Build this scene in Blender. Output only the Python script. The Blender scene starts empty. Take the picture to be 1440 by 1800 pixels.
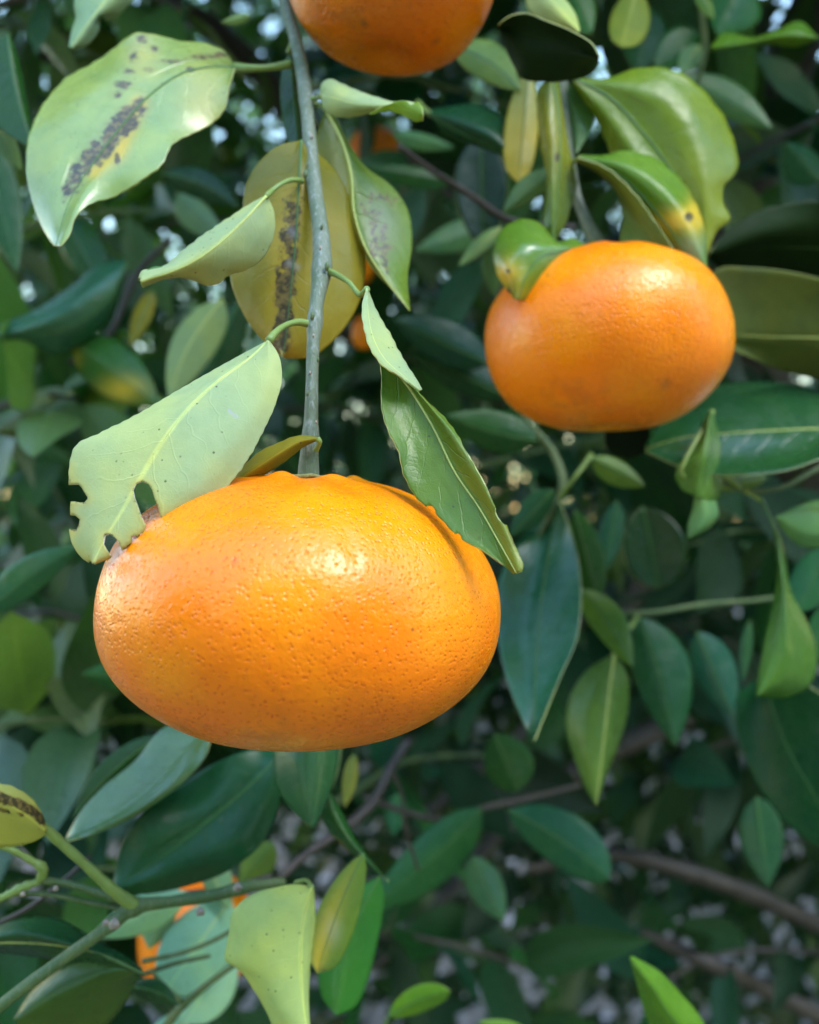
import bpy, math, random
import numpy as np
from mathutils import Vector, Matrix, Quaternion

random.seed(7); rng = np.random.default_rng(7)
S = bpy.context.scene
COL = S.collection

# ------------------------------------------------------------------ camera, sky, sun, exposure
F_PX = 1544.0                      # focal length in photograph pixels (1440 wide)
CAM_Z = 1.5
cam_d = bpy.data.cameras.new('camera'); cam = bpy.data.objects.new('camera', cam_d); COL.objects.link(cam)
cam.location = (0, 0, CAM_Z); cam.rotation_euler = (math.radians(90), 0, 0)
cam_d.sensor_fit = 'HORIZONTAL'; cam_d.sensor_width = 24.0; cam_d.lens = 24.0*F_PX/1440.0
cam_d.clip_start = 0.01; cam_d.clip_end = 500
cam_d.dof.use_dof = True; cam_d.dof.focus_distance = 0.163; cam_d.dof.aperture_fstop = cam_d.lens/2.7
S.camera = cam
S.render.resolution_x = 819; S.render.resolution_y = 1024

SUN_DIR = Vector((0.42, -0.40, 0.81)).normalized()
world = bpy.data.worlds.new('World'); S.world = world; world.use_nodes = True
wn = world.node_tree.nodes; wl = world.node_tree.links
bg = wn['Background']; sky = wn.new('ShaderNodeTexSky'); sky.sky_type = 'NISHITA'; sky.sun_disc = False
sky.sun_elevation = math.asin(SUN_DIR.z); sky.sun_rotation = math.atan2(SUN_DIR.x, SUN_DIR.y)
sky.air_density = 2.2; sky.dust_density = 0.0; sky.ozone_density = 5.0
wl.new(sky.outputs[0], bg.inputs['Color']); bg.inputs['Strength'].default_value = 0.15
sun_d = bpy.data.lights.new('sun', 'SUN'); sun = bpy.data.objects.new('sun', sun_d); COL.objects.link(sun)
sun_d.energy = 0.72; sun_d.angle = math.radians(27); sun_d.color = (1.0, 0.95, 0.87)
sun.rotation_euler = SUN_DIR.to_track_quat('Z', 'Y').to_euler(); sun.location = (1, -2, 5)
S.view_settings.view_transform = 'Standard'; S.view_settings.look = 'None'
S.view_settings.gamma = 1.0; S.view_settings.exposure = 2.3
S.view_settings.use_curve_mapping = False

# ------------------------------------------------------------------ node helpers
def new_mat(name):
    m = bpy.data.materials.new(name); m.use_nodes = True
    nt = m.node_tree; nt.nodes.clear()
    return m, nt
class NT:
    def __init__(s, nt): s.nt = nt
    def n(s, typ, **kw):
        nd = s.nt.nodes.new(typ)
        for k, v in kw.items(): setattr(nd, k, v)
        return nd
    def link(s, a, b): s.nt.links.new(a, b)
    def math(s, op, a, b=None, c=None, clamp=False):
        nd = s.n('ShaderNodeMath', operation=op); nd.use_clamp = clamp
        for i, v in enumerate((a, b, c)):
            if v is None: continue
            if isinstance(v, (int, float)): nd.inputs[i].default_value = v
            else: s.link(v, nd.inputs[i])
        return nd.outputs[0]
    def mix(s, fac, a, b, blend='MIX'):
        nd = s.n('ShaderNodeMix', data_type='RGBA', blend_type=blend); nd.clamp_factor = True
        for sock, v in ((nd.inputs[0], fac), (nd.inputs[6], a), (nd.inputs[7], b)):
            if isinstance(v, (int, float)): sock.default_value = v
            elif isinstance(v, tuple): sock.default_value = v if len(v) == 4 else v+(1,)
            else: s.link(v, sock)
        return nd.outputs[2]
    def ramp(s, v, a, b, lo=0.0, hi=1.0):
        nd = s.n('ShaderNodeMapRange', interpolation_type='SMOOTHSTEP')
        s.link(v, nd.inputs[0])
        for i, q in zip((1, 2, 3, 4), (a, b, lo, hi)): nd.inputs[i].default_value = q
        return nd.outputs[0]
    def noise(s, vec, scale, detail=3, rough=0.5):
        nd = s.n('ShaderNodeTexNoise'); nd.inputs['Scale'].default_value = scale
        nd.inputs['Detail'].default_value = detail; nd.inputs['Roughness'].default_value = rough
        if vec is not None: s.link(vec, nd.inputs['Vector'])
        return nd.outputs[0]
    def voro(s, vec, scale, feature='F1', rand=1.0):
        nd = s.n('ShaderNodeTexVoronoi', feature=feature); nd.inputs['Scale'].default_value = scale
        if 'Randomness' in nd.inputs: nd.inputs['Randomness'].default_value = rand
        if vec is not None: s.link(vec, nd.inputs['Vector'])
        return nd.outputs['Distance']
    def bump(s, h, dist, strength=1.0, normal=None):
        nd = s.n('ShaderNodeBump'); nd.inputs['Distance'].default_value = dist; nd.inputs['Strength'].default_value = strength
        s.link(h, nd.inputs['Height'])
        if normal is not None: s.link(normal, nd.inputs['Normal'])
        return nd.outputs[0]

def leaf_mat(name, kind, xf, gloss=0.30, coat=0.0):
    """kind 'upper' or 'under'; xf turns the leaf's own colour into this side's colour"""
    m, nt = new_mat(name); T = NT(nt)
    oi = T.n('ShaderNodeObjectInfo'); base = oi.outputs['Color']
    if xf == 'pale':  base = T.mix(0.45, T.mix(1.0, base, (1.9, 1.8, 1.9, 1), 'MULTIPLY'), (0.20, 0.29, 0.14))
    if xf == 'deep':  base = T.mix(1.0, base, (0.42, 0.50, 0.30, 1), 'MULTIPLY')
    uv = T.n('ShaderNodeUVMap').outputs[0]
    sx = T.n('ShaderNodeSeparateXYZ'); T.link(uv, sx.inputs[0])
    u = T.math('SUBTRACT', T.math('MULTIPLY', sx.outputs[0], 2.0), 1.0); au = T.math('ABSOLUTE', u); v = sx.outputs[1]
    geo = T.n('ShaderNodeTexCoord').outputs['Object']
    off = T.n('ShaderNodeVectorMath', operation='ADD'); T.link(geo, off.inputs[0])
    rv = T.n('ShaderNodeCombineXYZ'); T.link(oi.outputs['Random'], rv.inputs[0]); T.link(oi.outputs['Random'], rv.inputs[1])
    T.link(rv.outputs[0], off.inputs[1]); pos = off.outputs[0]
    big = T.noise(pos, 70, 2); fine = T.noise(pos, 900, 3, 0.6); mid = T.noise(pos, 260, 3)
    base = T.mix(T.ramp(big, 0.35, 0.68, 0.0, 0.55), base, T.mix(1.0, base, (1.45, 1.22, 0.75, 1), 'MULTIPLY'))
    base = T.mix(T.ramp(mid, 0.40, 0.75, 0.0, 0.30), base, T.mix(1.0, base, (0.72, 0.78, 0.8, 1), 'MULTIPLY'))
    # lateral veins: fine lines that leave the midrib at an angle, and a faint net between them
    wob = T.math('MULTIPLY', T.math('SUBTRACT', T.noise(pos, 180, 2), 0.5), 0.10)
    sgn = T.math('MULTIPLY', T.math('SIGN', u), 0.023)
    ph = T.math('ADD', T.math('MULTIPLY', T.math('SUBTRACT', T.math('ADD', T.math('ADD', v, wob), sgn),
                T.math('MULTIPLY', T.math('POWER', au, 0.85), 0.20)), 9.0), 4.0)
    fr = T.math('ABSOLUTE', T.math('SUBTRACT', T.math('FRACT', ph), 0.5))
    vein = T.math('MULTIPLY', T.ramp(fr, 0.0, 0.055, 1.0, 0.0), T.ramp(au, 0.0, 0.95, 1.0, 0.15))
    net = T.ramp(T.voro(pos, 800, 'DISTANCE_TO_EDGE'), 0.0, 0.12, 1.0, 0.0)
    rib = T.ramp(au, 0.012, 0.05, 1.0, 0.0)
    light = T.mix(1.0, base, (1.5, 1.4, 1.5, 1), 'MULTIPLY')
    k = 0.10 if kind == 'under' else 0.13
    base = T.mix(T.math('MULTIPLY', vein, k), base, light)
    base = T.mix(T.math('MULTIPLY', net, k*0.3), base, light)
    base = T.mix(T.math('MULTIPLY', rib, 0.38), base, T.mix(1.0, base, (2.0, 1.75, 1.2, 1), 'MULTIPLY'))
    # dark specks (scale insects, oil glands)
    sp = T.voro(pos, 480, 'F1'); spn = T.noise(pos, 130, 1)
    base = T.mix(T.math('MULTIPLY', T.ramp(sp, 0.07, 0.14, 0.8, 0.0), T.ramp(spn, 0.36, 0.55)), base, (0.06, 0.06, 0.035))
    # blemishes painted on the leaf itself: mined trails, chlorosis, scars
    at = T.n('ShaderNodeAttribute', attribute_name='stain'); sc = T.n('ShaderNodeSeparateColor'); T.link(at.outputs['Color'], sc.inputs[0])
    yel = T.math('MULTIPLY', sc.outputs[1], T.ramp(big, 0.2, 0.6, 0.75, 1.0))
    base = T.mix(yel, base, (0.68, 0.50, 0.05))
    bn = T.math('ADD', sc.outputs[0], T.math('MULTIPLY', T.math('SUBTRACT', T.noise(pos, 620, 5, 0.75), 0.5), 1.9))
    br = T.math('MULTIPLY', T.math('MULTIPLY', T.ramp(bn, 0.36, 0.62), T.ramp(sc.outputs[0], 0.08, 0.25)), 0.93)
    base = T.mix(T.math('MULTIPLY', sc.outputs[0], 0.45), base, (0.20, 0.15, 0.05))
    base = T.mix(br, base, T.mix(T.ramp(T.noise(pos, 760, 3, 0.65), 0.44, 0.60), (0.040, 0.032, 0.020), (0.19, 0.14, 0.045)))
    base = T.mix(sc.outputs[2], base, (0.42, 0.42, 0.45))
    P = T.n('ShaderNodeBsdfPrincipled'); T.link(base, P.inputs['Base Color'])
    up = kind == 'upper'
    r0 = T.ramp(T.noise(pos, 120, 3), 0.3, 0.7, 0.22 if up else 0.50, 0.33 if up else 0.62)
    T.link(T.math('ADD', r0, T.math('MULTIPLY', sc.outputs[0], 0.25)), P.inputs['Roughness'])
    P.inputs['Specular IOR Level'].default_value = gloss if up else 0.14
    if up: P.inputs['Coat Weight'].default_value = coat; P.inputs['Coat Roughness'].default_value = 0.26; P.inputs['Coat IOR'].default_value = 1.5
    h = T.math('ADD', T.math('MULTIPLY', vein, 0.22 if not up else -0.4), T.math('MULTIPLY', fine, 0.30))
    h = T.math('ADD', h, T.math('MULTIPLY', T.noise(pos, 110, 2), 2.2))
    h = T.math('ADD', h, T.math('MULTIPLY', net, 0.05 if not up else -0.06))
    nrm = T.bump(h, 0.00028, 0.8); T.link(nrm, P.inputs['Normal'])
    tr = T.n('ShaderNodeBsdfTranslucent'); T.link(T.mix(1.0, base, (1.7, 1.6, 0.7, 1), 'MULTIPLY'), tr.inputs['Color'])
    mx = T.n('ShaderNodeMixShader'); mx.inputs[0].default_value = 0.30
    T.link(P.outputs[0], mx.inputs[1]); T.link(tr.outputs[0], mx.inputs[2])
    o = T.n('ShaderNodeOutputMaterial'); T.link(mx.outputs[0], o.inputs['Surface'])
    return m
M_UP_A = leaf_mat('leaf_upper_face', 'upper', None); M_UN_A = leaf_mat('leaf_pale_underside', 'under', 'pale')
M_UP_G = leaf_mat('leaf_waxy_upper_face', 'upper', None, 0.7, 0.35); M_UP_B = leaf_mat('leaf_deep_upper_face', 'upper', 'deep'); M_UN_B = leaf_mat('leaf_underside', 'under', None)

def simple_mat(name, col, rough=0.6, var=0.3, scale=300, bump=0.0002, obj_tint=False, spec=0.4):
    m, nt = new_mat(name); T = NT(nt)
    pos = T.n('ShaderNodeTexCoord').outputs['Object']
    a = T.noise(pos, scale, 4, 0.6)
    c = T.mix(a, tuple(x*(1-var) for x in col), tuple(min(1, x*(1+var)) for x in col))
    P = T.n('ShaderNodeBsdfPrincipled'); T.link(c, P.inputs['Base Color']); P.inputs['Roughness'].default_value = rough
    P.inputs['Specular IOR Level'].default_value = spec
    T.link(T.bump(a, bump), P.inputs['Normal'])
    o = T.n('ShaderNodeOutputMaterial'); T.link(P.outputs[0], o.inputs['Surface'])
    return m
def cloud_mat(name, k):
    m, nt = new_mat(name); T = NT(nt); oi = T.n('ShaderNodeObjectInfo'); pos = T.n('ShaderNodeTexCoord').outputs['Object']
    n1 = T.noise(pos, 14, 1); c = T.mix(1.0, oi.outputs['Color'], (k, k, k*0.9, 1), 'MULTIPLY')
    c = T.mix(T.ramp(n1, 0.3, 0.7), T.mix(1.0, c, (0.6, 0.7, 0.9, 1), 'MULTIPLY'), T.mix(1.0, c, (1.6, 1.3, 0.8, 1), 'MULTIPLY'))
    P = T.n('ShaderNodeBsdfPrincipled'); T.link(c, P.inputs['Base Color']); P.inputs['Roughness'].default_value = 0.38
    tr = T.n('ShaderNodeBsdfTranslucent'); T.link(T.mix(1.0, c, (1.7, 1.6, 0.7, 1), 'MULTIPLY'), tr.inputs['Color'])
    mx = T.n('ShaderNodeMixShader'); mx.inputs[0].default_value = 0.25; T.link(P.outputs[0], mx.inputs[1]); T.link(tr.outputs[0], mx.inputs[2])
    o = T.n('ShaderNodeOutputMaterial'); T.link(mx.outputs[0], o.inputs['Surface']); return m
M_CLOUD = cloud_mat('deep_crown_leaves', 1.0)
M_EDGE = simple_mat('leaf_rim', (0.40, 0.44, 0.16), 0.6)
M_CUT = simple_mat('leaf_chewed_rim', (0.62, 0.64, 0.60), 0.7)
M_RIB_PALE = simple_mat('leaf_midrib_pale', (0.42, 0.47, 0.13), 0.5)
M_RIB_GREEN = simple_mat('leaf_midrib_green', (0.055, 0.145, 0.035), 0.45)
M_PETIOLE = simple_mat('leaf_petiole', (0.17, 0.25, 0.06), 0.45)
M_KNOB = simple_mat('twig_scar', (0.30, 0.25, 0.21), 0.8, 0.5, 900, 0.0006)

def stem_mat(name, ca, cb, streak, amount):
    m, nt = new_mat(name); T = NT(nt)
    pos = T.n('ShaderNodeTexCoord').outputs['Object']
    mp = T.n('ShaderNodeMapping'); T.link(pos, mp.inputs[0]); mp.inputs['Scale'].default_value = (1, 1, 0.13)
    st = T.noise(mp.outputs[0], 1300, 4, 0.65); lo = T.noise(pos, 90, 3); fi = T.noise(pos, 1500, 2)
    c = T.mix(T.ramp(lo, 0.35, 0.65), ca, cb)
    c = T.mix(T.ramp(st, 0.50, 0.68, 0.0, amount), c, streak)
    c = T.mix(T.ramp(T.voro(pos, 900), 0.03, 0.10, 0.5, 0.0), c, (0.05, 0.045, 0.035))
    P = T.n('ShaderNodeBsdfPrincipled'); T.link(c, P.inputs['Base Color']); P.inputs['Roughness'].default_value = 0.55
    T.link(T.bump(T.math('ADD', st, T.math('MULTIPLY', fi, 0.4)), 0.00035), P.inputs['Normal'])
    o = T.n('ShaderNodeOutputMaterial'); T.link(P.outputs[0], o.inputs['Surface'])
    return m
M_STEM = stem_mat('twig_bark_grey_green', (0.085, 0.125, 0.065), (0.13, 0.165, 0.115), (0.30, 0.33, 0.33), 0.6)
M_STEM_G = stem_mat('twig_bark_green', (0.045, 0.095, 0.025), (0.09, 0.135, 0.04), (0.17, 0.19, 0.11), 0.5)
M_BARK = stem_mat('bark_brown', (0.024, 0.019, 0.016), (0.046, 0.036, 0.032), (0.085, 0.072, 0.07), 0.4)

def peel_mat():
    m, nt = new_mat('mandarin_peel'); T = NT(nt)
    pos = T.n('ShaderNodeTexCoord').outputs['Object']
    oi = T.n('ShaderNodeObjectInfo')
    w = T.n('ShaderNodeTexNoise'); w.inputs['Scale'].default_value = 260; T.link(pos, w.inputs['Vector'])
    wv = T.n('ShaderNodeVectorMath', operation='SCALE'); T.link(w.outputs['Color'], wv.inputs[0]); wv.inputs['Scale'].default_value = 0.0011
    wa = T.n('ShaderNodeVectorMath', operation='ADD'); T.link(pos, wa.inputs[0]); T.link(wv.outputs[0], wa.inputs[1]); p2 = wa.outputs[0]
    pore = T.voro(p2, 1020, 'F1', 0.8); pore2 = T.voro(p2, 1900)
    big = T.noise(pos, 45, 3); mid = T.noise(pos, 190, 3)
    c = T.mix(T.ramp(big, 0.35, 0.65), (0.92, 0.205, 0.0003), (0.95, 0.272, 0.0003))
    c = T.mix(1.0, c, oi.outputs['Color'], 'MULTIPLY')
    dark = T.mix(1.0, c, (0.74, 0.40, 0.30, 1), 'MULTIPLY')
    c = T.mix(T.ramp(pore, 0.07, 0.24, 0.85, 0.0), c, dark)
    c = T.mix(T.ramp(pore2, 0.05, 0.25, 0.28, 0.0), c, dark)
    # a few brown specks and scratches
    sp = T.voro(pos, 150); spn = T.noise(pos, 60, 2)
    c = T.mix(T.math('MULTIPLY', T.ramp(sp, 0.03, 0.065, 0.9, 0.0), T.ramp(spn, 0.50, 0.60)), c, (0.13, 0.035, 0.01))
    at = T.n('ShaderNodeAttribute', attribute_name='stain'); sc = T.n('ShaderNodeSeparateColor'); T.link(at.outputs['Color'], sc.inputs[0])
    c = T.mix(sc.outputs[1], c, (0.55, 0.36, 0.03))
    c = T.mix(T.math('MULTIPLY', sc.outputs[0], T.ramp(mid, 0.4, 0.6)), c, (0.20, 0.07, 0.02))
    P = T.n('ShaderNodeBsdfPrincipled'); T.link(c, P.inputs['Base Color'])
    T.link(T.ramp(mid, 0.3, 0.7, 0.20, 0.29), P.inputs['Roughness'])
    P.inputs['Specular IOR Level'].default_value = 0.42
    P.inputs['Subsurface Weight'].default_value = 0.25; P.inputs['Subsurface Radius'].default_value = (1.0, 0.35, 0.05); P.inputs['Subsurface Scale'].default_value = 0.002
    h = T.math('MULTIPLY', T.ramp(pore, 0.0, 0.42), 0.75)
    h = T.math('ADD', h, T.math('MULTIPLY', T.ramp(pore2, 0.0, 0.5), 0.22))
    h = T.math('ADD', h, T.math('MULTIPLY', mid, 0.6))
    h = T.math('ADD', h, T.math('MULTIPLY', T.noise(pos, 520, 3), 1.1))
    T.link(T.bump(h, 0.00027, 0.8), P.inputs['Normal'])
    o = T.n('ShaderNodeOutputMaterial'); T.link(P.outputs[0], o.inputs['Surface'])
    return m
M_PEEL = peel_mat()
M_CALYX = simple_mat('calyx_skin', (0.22, 0.21, 0.07), 0.7, 0.5, 900, 0.0005)

# ------------------------------------------------------------------ geometry helpers
def PX(p):
    """(px, py, mm) arrays -> world; a point of the photograph at its own distance"""
    p = np.asarray(p, float); d = p[..., 2]*0.001
    return np.stack([(p[..., 0]-720)/F_PX*d, d, CAM_Z-(p[..., 1]-900)/F_PX*d], -1)
ORG = {}                                   # world origin of every object built
def obj_from(name, V, Fc, mats, parent=None, origin=None, smooth=True, mat_idx=None):
    V = np.asarray(V, float); o0 = np.asarray(origin if origin is not None else V.mean(0), float)
    me = bpy.data.meshes.new(name); me.from_pydata((V-o0).tolist(), [], Fc)
    for m in mats: me.materials.append(m)
    if mat_idx is not None: me.polygons.foreach_set('material_index', mat_idx)
    if smooth: me.polygons.foreach_set('use_smooth', [True]*len(me.polygons))
    me.update()
    o = bpy.data.objects.new(name, me); COL.objects.link(o)
    put(o, o0, parent); return o
def put(o, o0, parent=None):
    ORG[o.name] = np.asarray(o0, float)
    if parent is not None:
        o.parent = parent; o.location = (np.asarray(o0)-ORG[parent.name]).tolist()
    else: o.location = tuple(o0)
def thing(name, label, cat, loc, group=None):
    o = bpy.data.objects.new(name, None); COL.objects.link(o); o.empty_display_size = 0.01
    put(o, np.asarray(loc, float)); o['label'] = label; o['category'] = cat
    if group: o['group'] = group
    return o
def spline(pts, n, ts=None):
    """smooth curve through pts, n samples spread by chord length"""
    p = np.asarray(pts, float); k = len(p)
    d = np.linalg.norm(np.diff(p[:, :2] if p.shape[1] == 3 and abs(p[:, :2]).max() > 10 else p, axis=0), axis=1)+1e-6
    s = np.concatenate([[0], np.cumsum(d)]); s /= s[-1]
    q = np.linspace(0, 1, n) if ts is None else np.asarray(ts)
    if k == 2: return p[0]+(p[1]-p[0])*q[:, None]
    m = np.zeros_like(p)
    for i in range(k):
        if i == 0: m[i] = (p[1]-p[0])/(s[1]-s[0])
        elif i == k-1: m[i] = (p[-1]-p[-2])/(s[-1]-s[-2])
        else:
            a = (p[i]-p[i-1])/(s[i]-s[i-1]); b = (p[i+1]-p[i])/(s[i+1]-s[i]); wa = s[i+1]-s[i]; wb = s[i]-s[i-1]
            m[i] = (a*wa+b*wb)/(wa+wb)
    i = np.clip(np.searchsorted(s, q, side='right')-1, 0, k-2); h = (s[i+1]-s[i])[:, None]; t = ((q-s[i])[:, None])/h
    return ((2*t**3-3*t**2+1)*p[i]+(t**3-2*t**2+t)*h*m[i]+(-2*t**3+3*t**2)*p[i+1]+(t**3-t**2)*h*m[i+1])
def tube_arrays(W, R, sides=8, cap=True):
    W = np.asarray(W, float); n = len(W); R = np.broadcast_to(np.asarray(R, float), (n,))
    tang = np.gradient(W, axis=0); tang /= np.linalg.norm(tang, axis=1)[:, None]+1e-12
    ref = np.array([0.31, 0.77, 0.21]); V = []
    for i in range(n):
        a = np.cross(tang[i], ref); a /= np.linalg.norm(a)+1e-12; b = np.cross(tang[i], a)
        for j in range(sides):
            th = 2*math.pi*j/sides; V.append(W[i]+R[i]*(math.cos(th)*a+math.sin(th)*b))
    Fc = [(i*sides+j, i*sides+(j+1) % sides, (i+1)*sides+(j+1) % sides, (i+1)*sides+j) for i in range(n-1) for j in range(sides)]
    if cap:
        Fc.append(tuple(range(sides))[::-1]); Fc.append(tuple((n-1)*sides+j for j in range(sides)))
    return np.array(V), Fc
def tube(name, W, R, mat, parent, sides=8):
    V, Fc = tube_arrays(W, R, sides); return obj_from(name, V, Fc, [mat], parent, origin=W[0])
def px_stem(name, pts, mat, parent, n=40, sides=10, knobby=0.06, nodes=()):
    """pts: (px, py, mm, radius in px)"""
    p = spline(np.asarray(pts, float)[:, :], n) if False else None
    a = np.asarray(pts, float); c = spline(a[:, :3], n); s = np.linspace(0, 1, n)
    d = np.concatenate([[0], np.cumsum(np.linalg.norm(np.diff(a[:, :2], axis=0), axis=1))]); d /= d[-1]
    r = np.interp(s, d, a[:, 3])*(0.84 if parent.name.startswith('leafy_twig') else 1.0); W = PX(c)
    r = r*c[:, 2]*0.001/F_PX*(1+knobby*np.sin(s*37)+knobby*0.6*np.sin(s*91+1))
    for (nx, ny, amt) in nodes: r = r*(1+amt*np.exp(-((c[:, 0]-nx)**2+(c[:, 1]-ny)**2)/(2*13.0**2)))
    return tube(name, W, r, mat, parent, sides), c

def in_poly(x, y, poly):
    q = np.asarray(poly, float); r = np.zeros(x.shape, bool); j = len(q)-1
    for i in range(len(q)):
        c = ((q[i, 1] > y) != (q[j, 1] > y)) & (x < (q[j, 0]-q[i, 0])*(y-q[i, 1])/(q[j, 1]-q[i, 1]+1e-12)+q[i, 0])
        r ^= c; j = i
    return r
def seg_dist(x, y, pts):
    best = np.full(x.shape, 1e9)
    for (ax, ay), (bx, by) in zip(pts[:-1], pts[1:]):
        dx, dy = bx-ax, by-ay; L = dx*dx+dy*dy+1e-9
        t = np.clip(((x-ax)*dx+(y-ay)*dy)/L, 0, 1); best = np.minimum(best, np.hypot(x-ax-t*dx, y-ay-t*dy))
    return best
def snap(x, y, poly):
    q = list(poly)+[poly[0]]; best = 1e9; res = (x, y)
    for (ax, ay), (bx, by) in zip(q[:-1], q[1:]):
        dx, dy = bx-ax, by-ay; t = min(1, max(0, ((x-ax)*dx+(y-ay)*dy)/(dx*dx+dy*dy+1e-9)))
        d = math.hypot(x-ax-t*dx, y-ay-t*dy)
        if d < best: best = d; res = (ax+t*dx, ay+t*dy)
    return res, best

def loft(parent, rails, mid, face, col, nv=26, nu=5, us=None, holes=(), stain=None, rib=True, rib_end=1.0, rib_r=2.2, rib_mat=None,
         label=None, cren=0.0, thick=0.00026, rim=None, petiole=None, pet_r=4.5, name='leaf', ripple=0.0, gloss=False):
    """rails: curves of (px, py, mm) from one edge of the blade to the other; mid is the midrib's index"""
    k = len(rails); R = np.array([spline(r, nv) for r in rails])              # k, nv, 3
    us = us or [(-1+i/mid if i <= mid else (i-mid)/(k-1-mid)) for i in range(k)]
    uu = np.concatenate([np.linspace(us[i], us[i+1], nu, endpoint=False) for i in range(k-1)]+[[us[-1]]]); m = len(uu)
    G = np.zeros((nv, m, 3)); ua = np.array(us); ts = (ua-ua[0])/(ua[-1]-ua[0]); tq = (uu-ua[0])/(ua[-1]-ua[0])
    mm = np.zeros((k, nv, 3))
    for i in range(k):
        if i == 0: mm[i] = (R[1]-R[0])/(ts[1]-ts[0])
        elif i == k-1: mm[i] = (R[-1]-R[-2])/(ts[-1]-ts[-2])
        else: mm[i] = 0.5*((R[i]-R[i-1])/(ts[i]-ts[i-1])+(R[i+1]-R[i])/(ts[i+1]-ts[i]))
    for j, q in enumerate(tq):
        i = min(max(int(np.searchsorted(ts, q, side='right')-1), 0), k-2); h = ts[i+1]-ts[i]; t = (q-ts[i])/h
        G[:, j] = (2*t**3-3*t**2+1)*R[i]+(t**3-2*t**2+t)*h*mm[i]+(-2*t**3+3*t**2)*R[i+1]+(t**3-t**2)*h*mm[i+1]
    vv = np.linspace(0, 1, nv)
    if ripple:
        ph = rng.uniform(0, 6.28)
        G[:, :, 2] += ripple*np.outer(np.sin(vv*11+ph)*np.sin(np.pi*vv), np.abs(uu)**2*np.sign(uu+0.3))
    if cren:                                                                # finely crenate margin
        for e, nb in ((0, 1), (m-1, m-2)):
            dv = G[:, e, :2]-G[:, mid*nu, :2]; L = np.linalg.norm(dv, axis=1)[:, None]+1e-6
            G[:, e, :2] += dv/L*(cren*(np.sin(vv*nv*1.25)+0.6*np.sin(vv*nv*0.57+1))*np.sin(np.pi*vv))[:, None]
    g = G.reshape(-1, 3).copy(); faces = [(i*m+j, i*m+j+1, (i+1)*m+j+1, (i+1)*m+j) for i in range(nv-1) for j in range(m-1)]
    rim_i = 2
    if holes:
        cx = np.array([g[list(f), 0].mean() for f in faces]); cy = np.array([g[list(f), 1].mean() for f in faces])
        kill = np.zeros(len(faces), bool)
        for h in holes:
            kk = in_poly(cx, cy, h); kill |= kk
        used_kill = set(v for f, q in zip(faces, kill) if q for v in f); faces = [f for f, q in zip(faces, kill) if not q]
        used = set(v for f in faces for v in f)
        for v in used & used_kill:
            bd, bp = 1e9, None
            for h in holes:
                p, dd = snap(g[v, 0], g[v, 1], h)
                if dd < bd: bd, bp = dd, p
            if bd < 5: g[v, 0], g[v, 1] = bp
    W = PX(g)
    f0 = faces[len(faces)//2]; tot = 0
    for f in faces[::7]:
        a, b, c = W[f[0]], W[f[1]], W[f[2]]; nrm = np.cross(b-a, c-a); tot += nrm @ (np.array([0, 0, CAM_Z])-a)
    want = 1 if face == 'U' else -1
    if tot*want < 0: faces = [f[::-1] for f in faces]
    base = PX(R[mid][0])
    mats = [M_UP_G if gloss else M_UP_A, M_UN_A] if face == 'U' else [M_UP_B, M_UN_B]
    o = obj_from(name, W, faces, mats+[rim or M_EDGE], parent, origin=base)
    if face == 'U': col = (col[0]*(0.6 if col[0] < 0.06 else 0.9), col[1]*0.92, col[2]*0.8)
    o.color = tuple(col)+(1,)
    if label: o['label'] = label
    me = o.data; uvl = me.uv_layers.new(name='UVMap'); vi = np.zeros(len(me.loops), int); me.loops.foreach_get('vertex_index', vi)
    uvv = np.stack([np.tile(uu*0.5+0.5, nv), np.repeat(vv, m)], -1); uvl.data.foreach_set('uv', uvv[vi].ravel())
    if stain:
        s = np.zeros((len(g), 4)); s[:, 3] = 1; s[:, :3] = np.clip(stain(g[:, 0], g[:, 1], np.tile(uu, nv), np.repeat(vv, m)), 0, 1)
        ca = me.color_attributes.new('stain', 'FLOAT_COLOR', 'POINT'); ca.data.foreach_set('color', s.ravel())
    md = o.modifiers.new('thickness', 'SOLIDIFY'); md.thickness = thick; md.offset = -1; md.use_rim = True; md.material_offset = 1; md.material_offset_rim = 2
    if rib:
        e = max(4, int(nv*rib_end)); c = R[mid][:e]; Wm = PX(c); sgn = 1
        rr = np.linspace(1, 0.25, e)*rib_r*c[:, 2]*0.001/F_PX
        cam_v = np.array([0, 0, CAM_Z])-Wm; cam_v /= np.linalg.norm(cam_v, axis=1)[:, None]
        tube('midrib', Wm+cam_v*(thick*0.55 if face == 'U' else thick*0.9)-cam_v*rr[:, None]*0.45, rr, rib_mat or (M_RIB_GREEN if face == 'U' else M_RIB_PALE), o, 6)
    if petiole is not None:
        pp = spline(np.array(petiole+[tuple(R[mid][0])], float), 14); Wp = PX(pp)
        tube('petiole', Wp, pet_r*pp[:, 2]*0.001/F_PX*(0.8+0.35*np.abs(np.linspace(-1, 1, 14))), M_PETIOLE, o, 8)
    return o
def rail3(pts, d0, d1, bow=0.0):
    """add distances to a list of (px, py): d0 at the first, d1 at the last, bowed between"""
    p = np.asarray(pts, float); d = np.concatenate([[0], np.cumsum(np.linalg.norm(np.diff(p, axis=0), axis=1))]); d /= d[-1]
    return [(x, y, d0+(d1-d0)*t+bow*math.sin(math.pi*t)) for (x, y), t in zip(p, d)]
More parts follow.
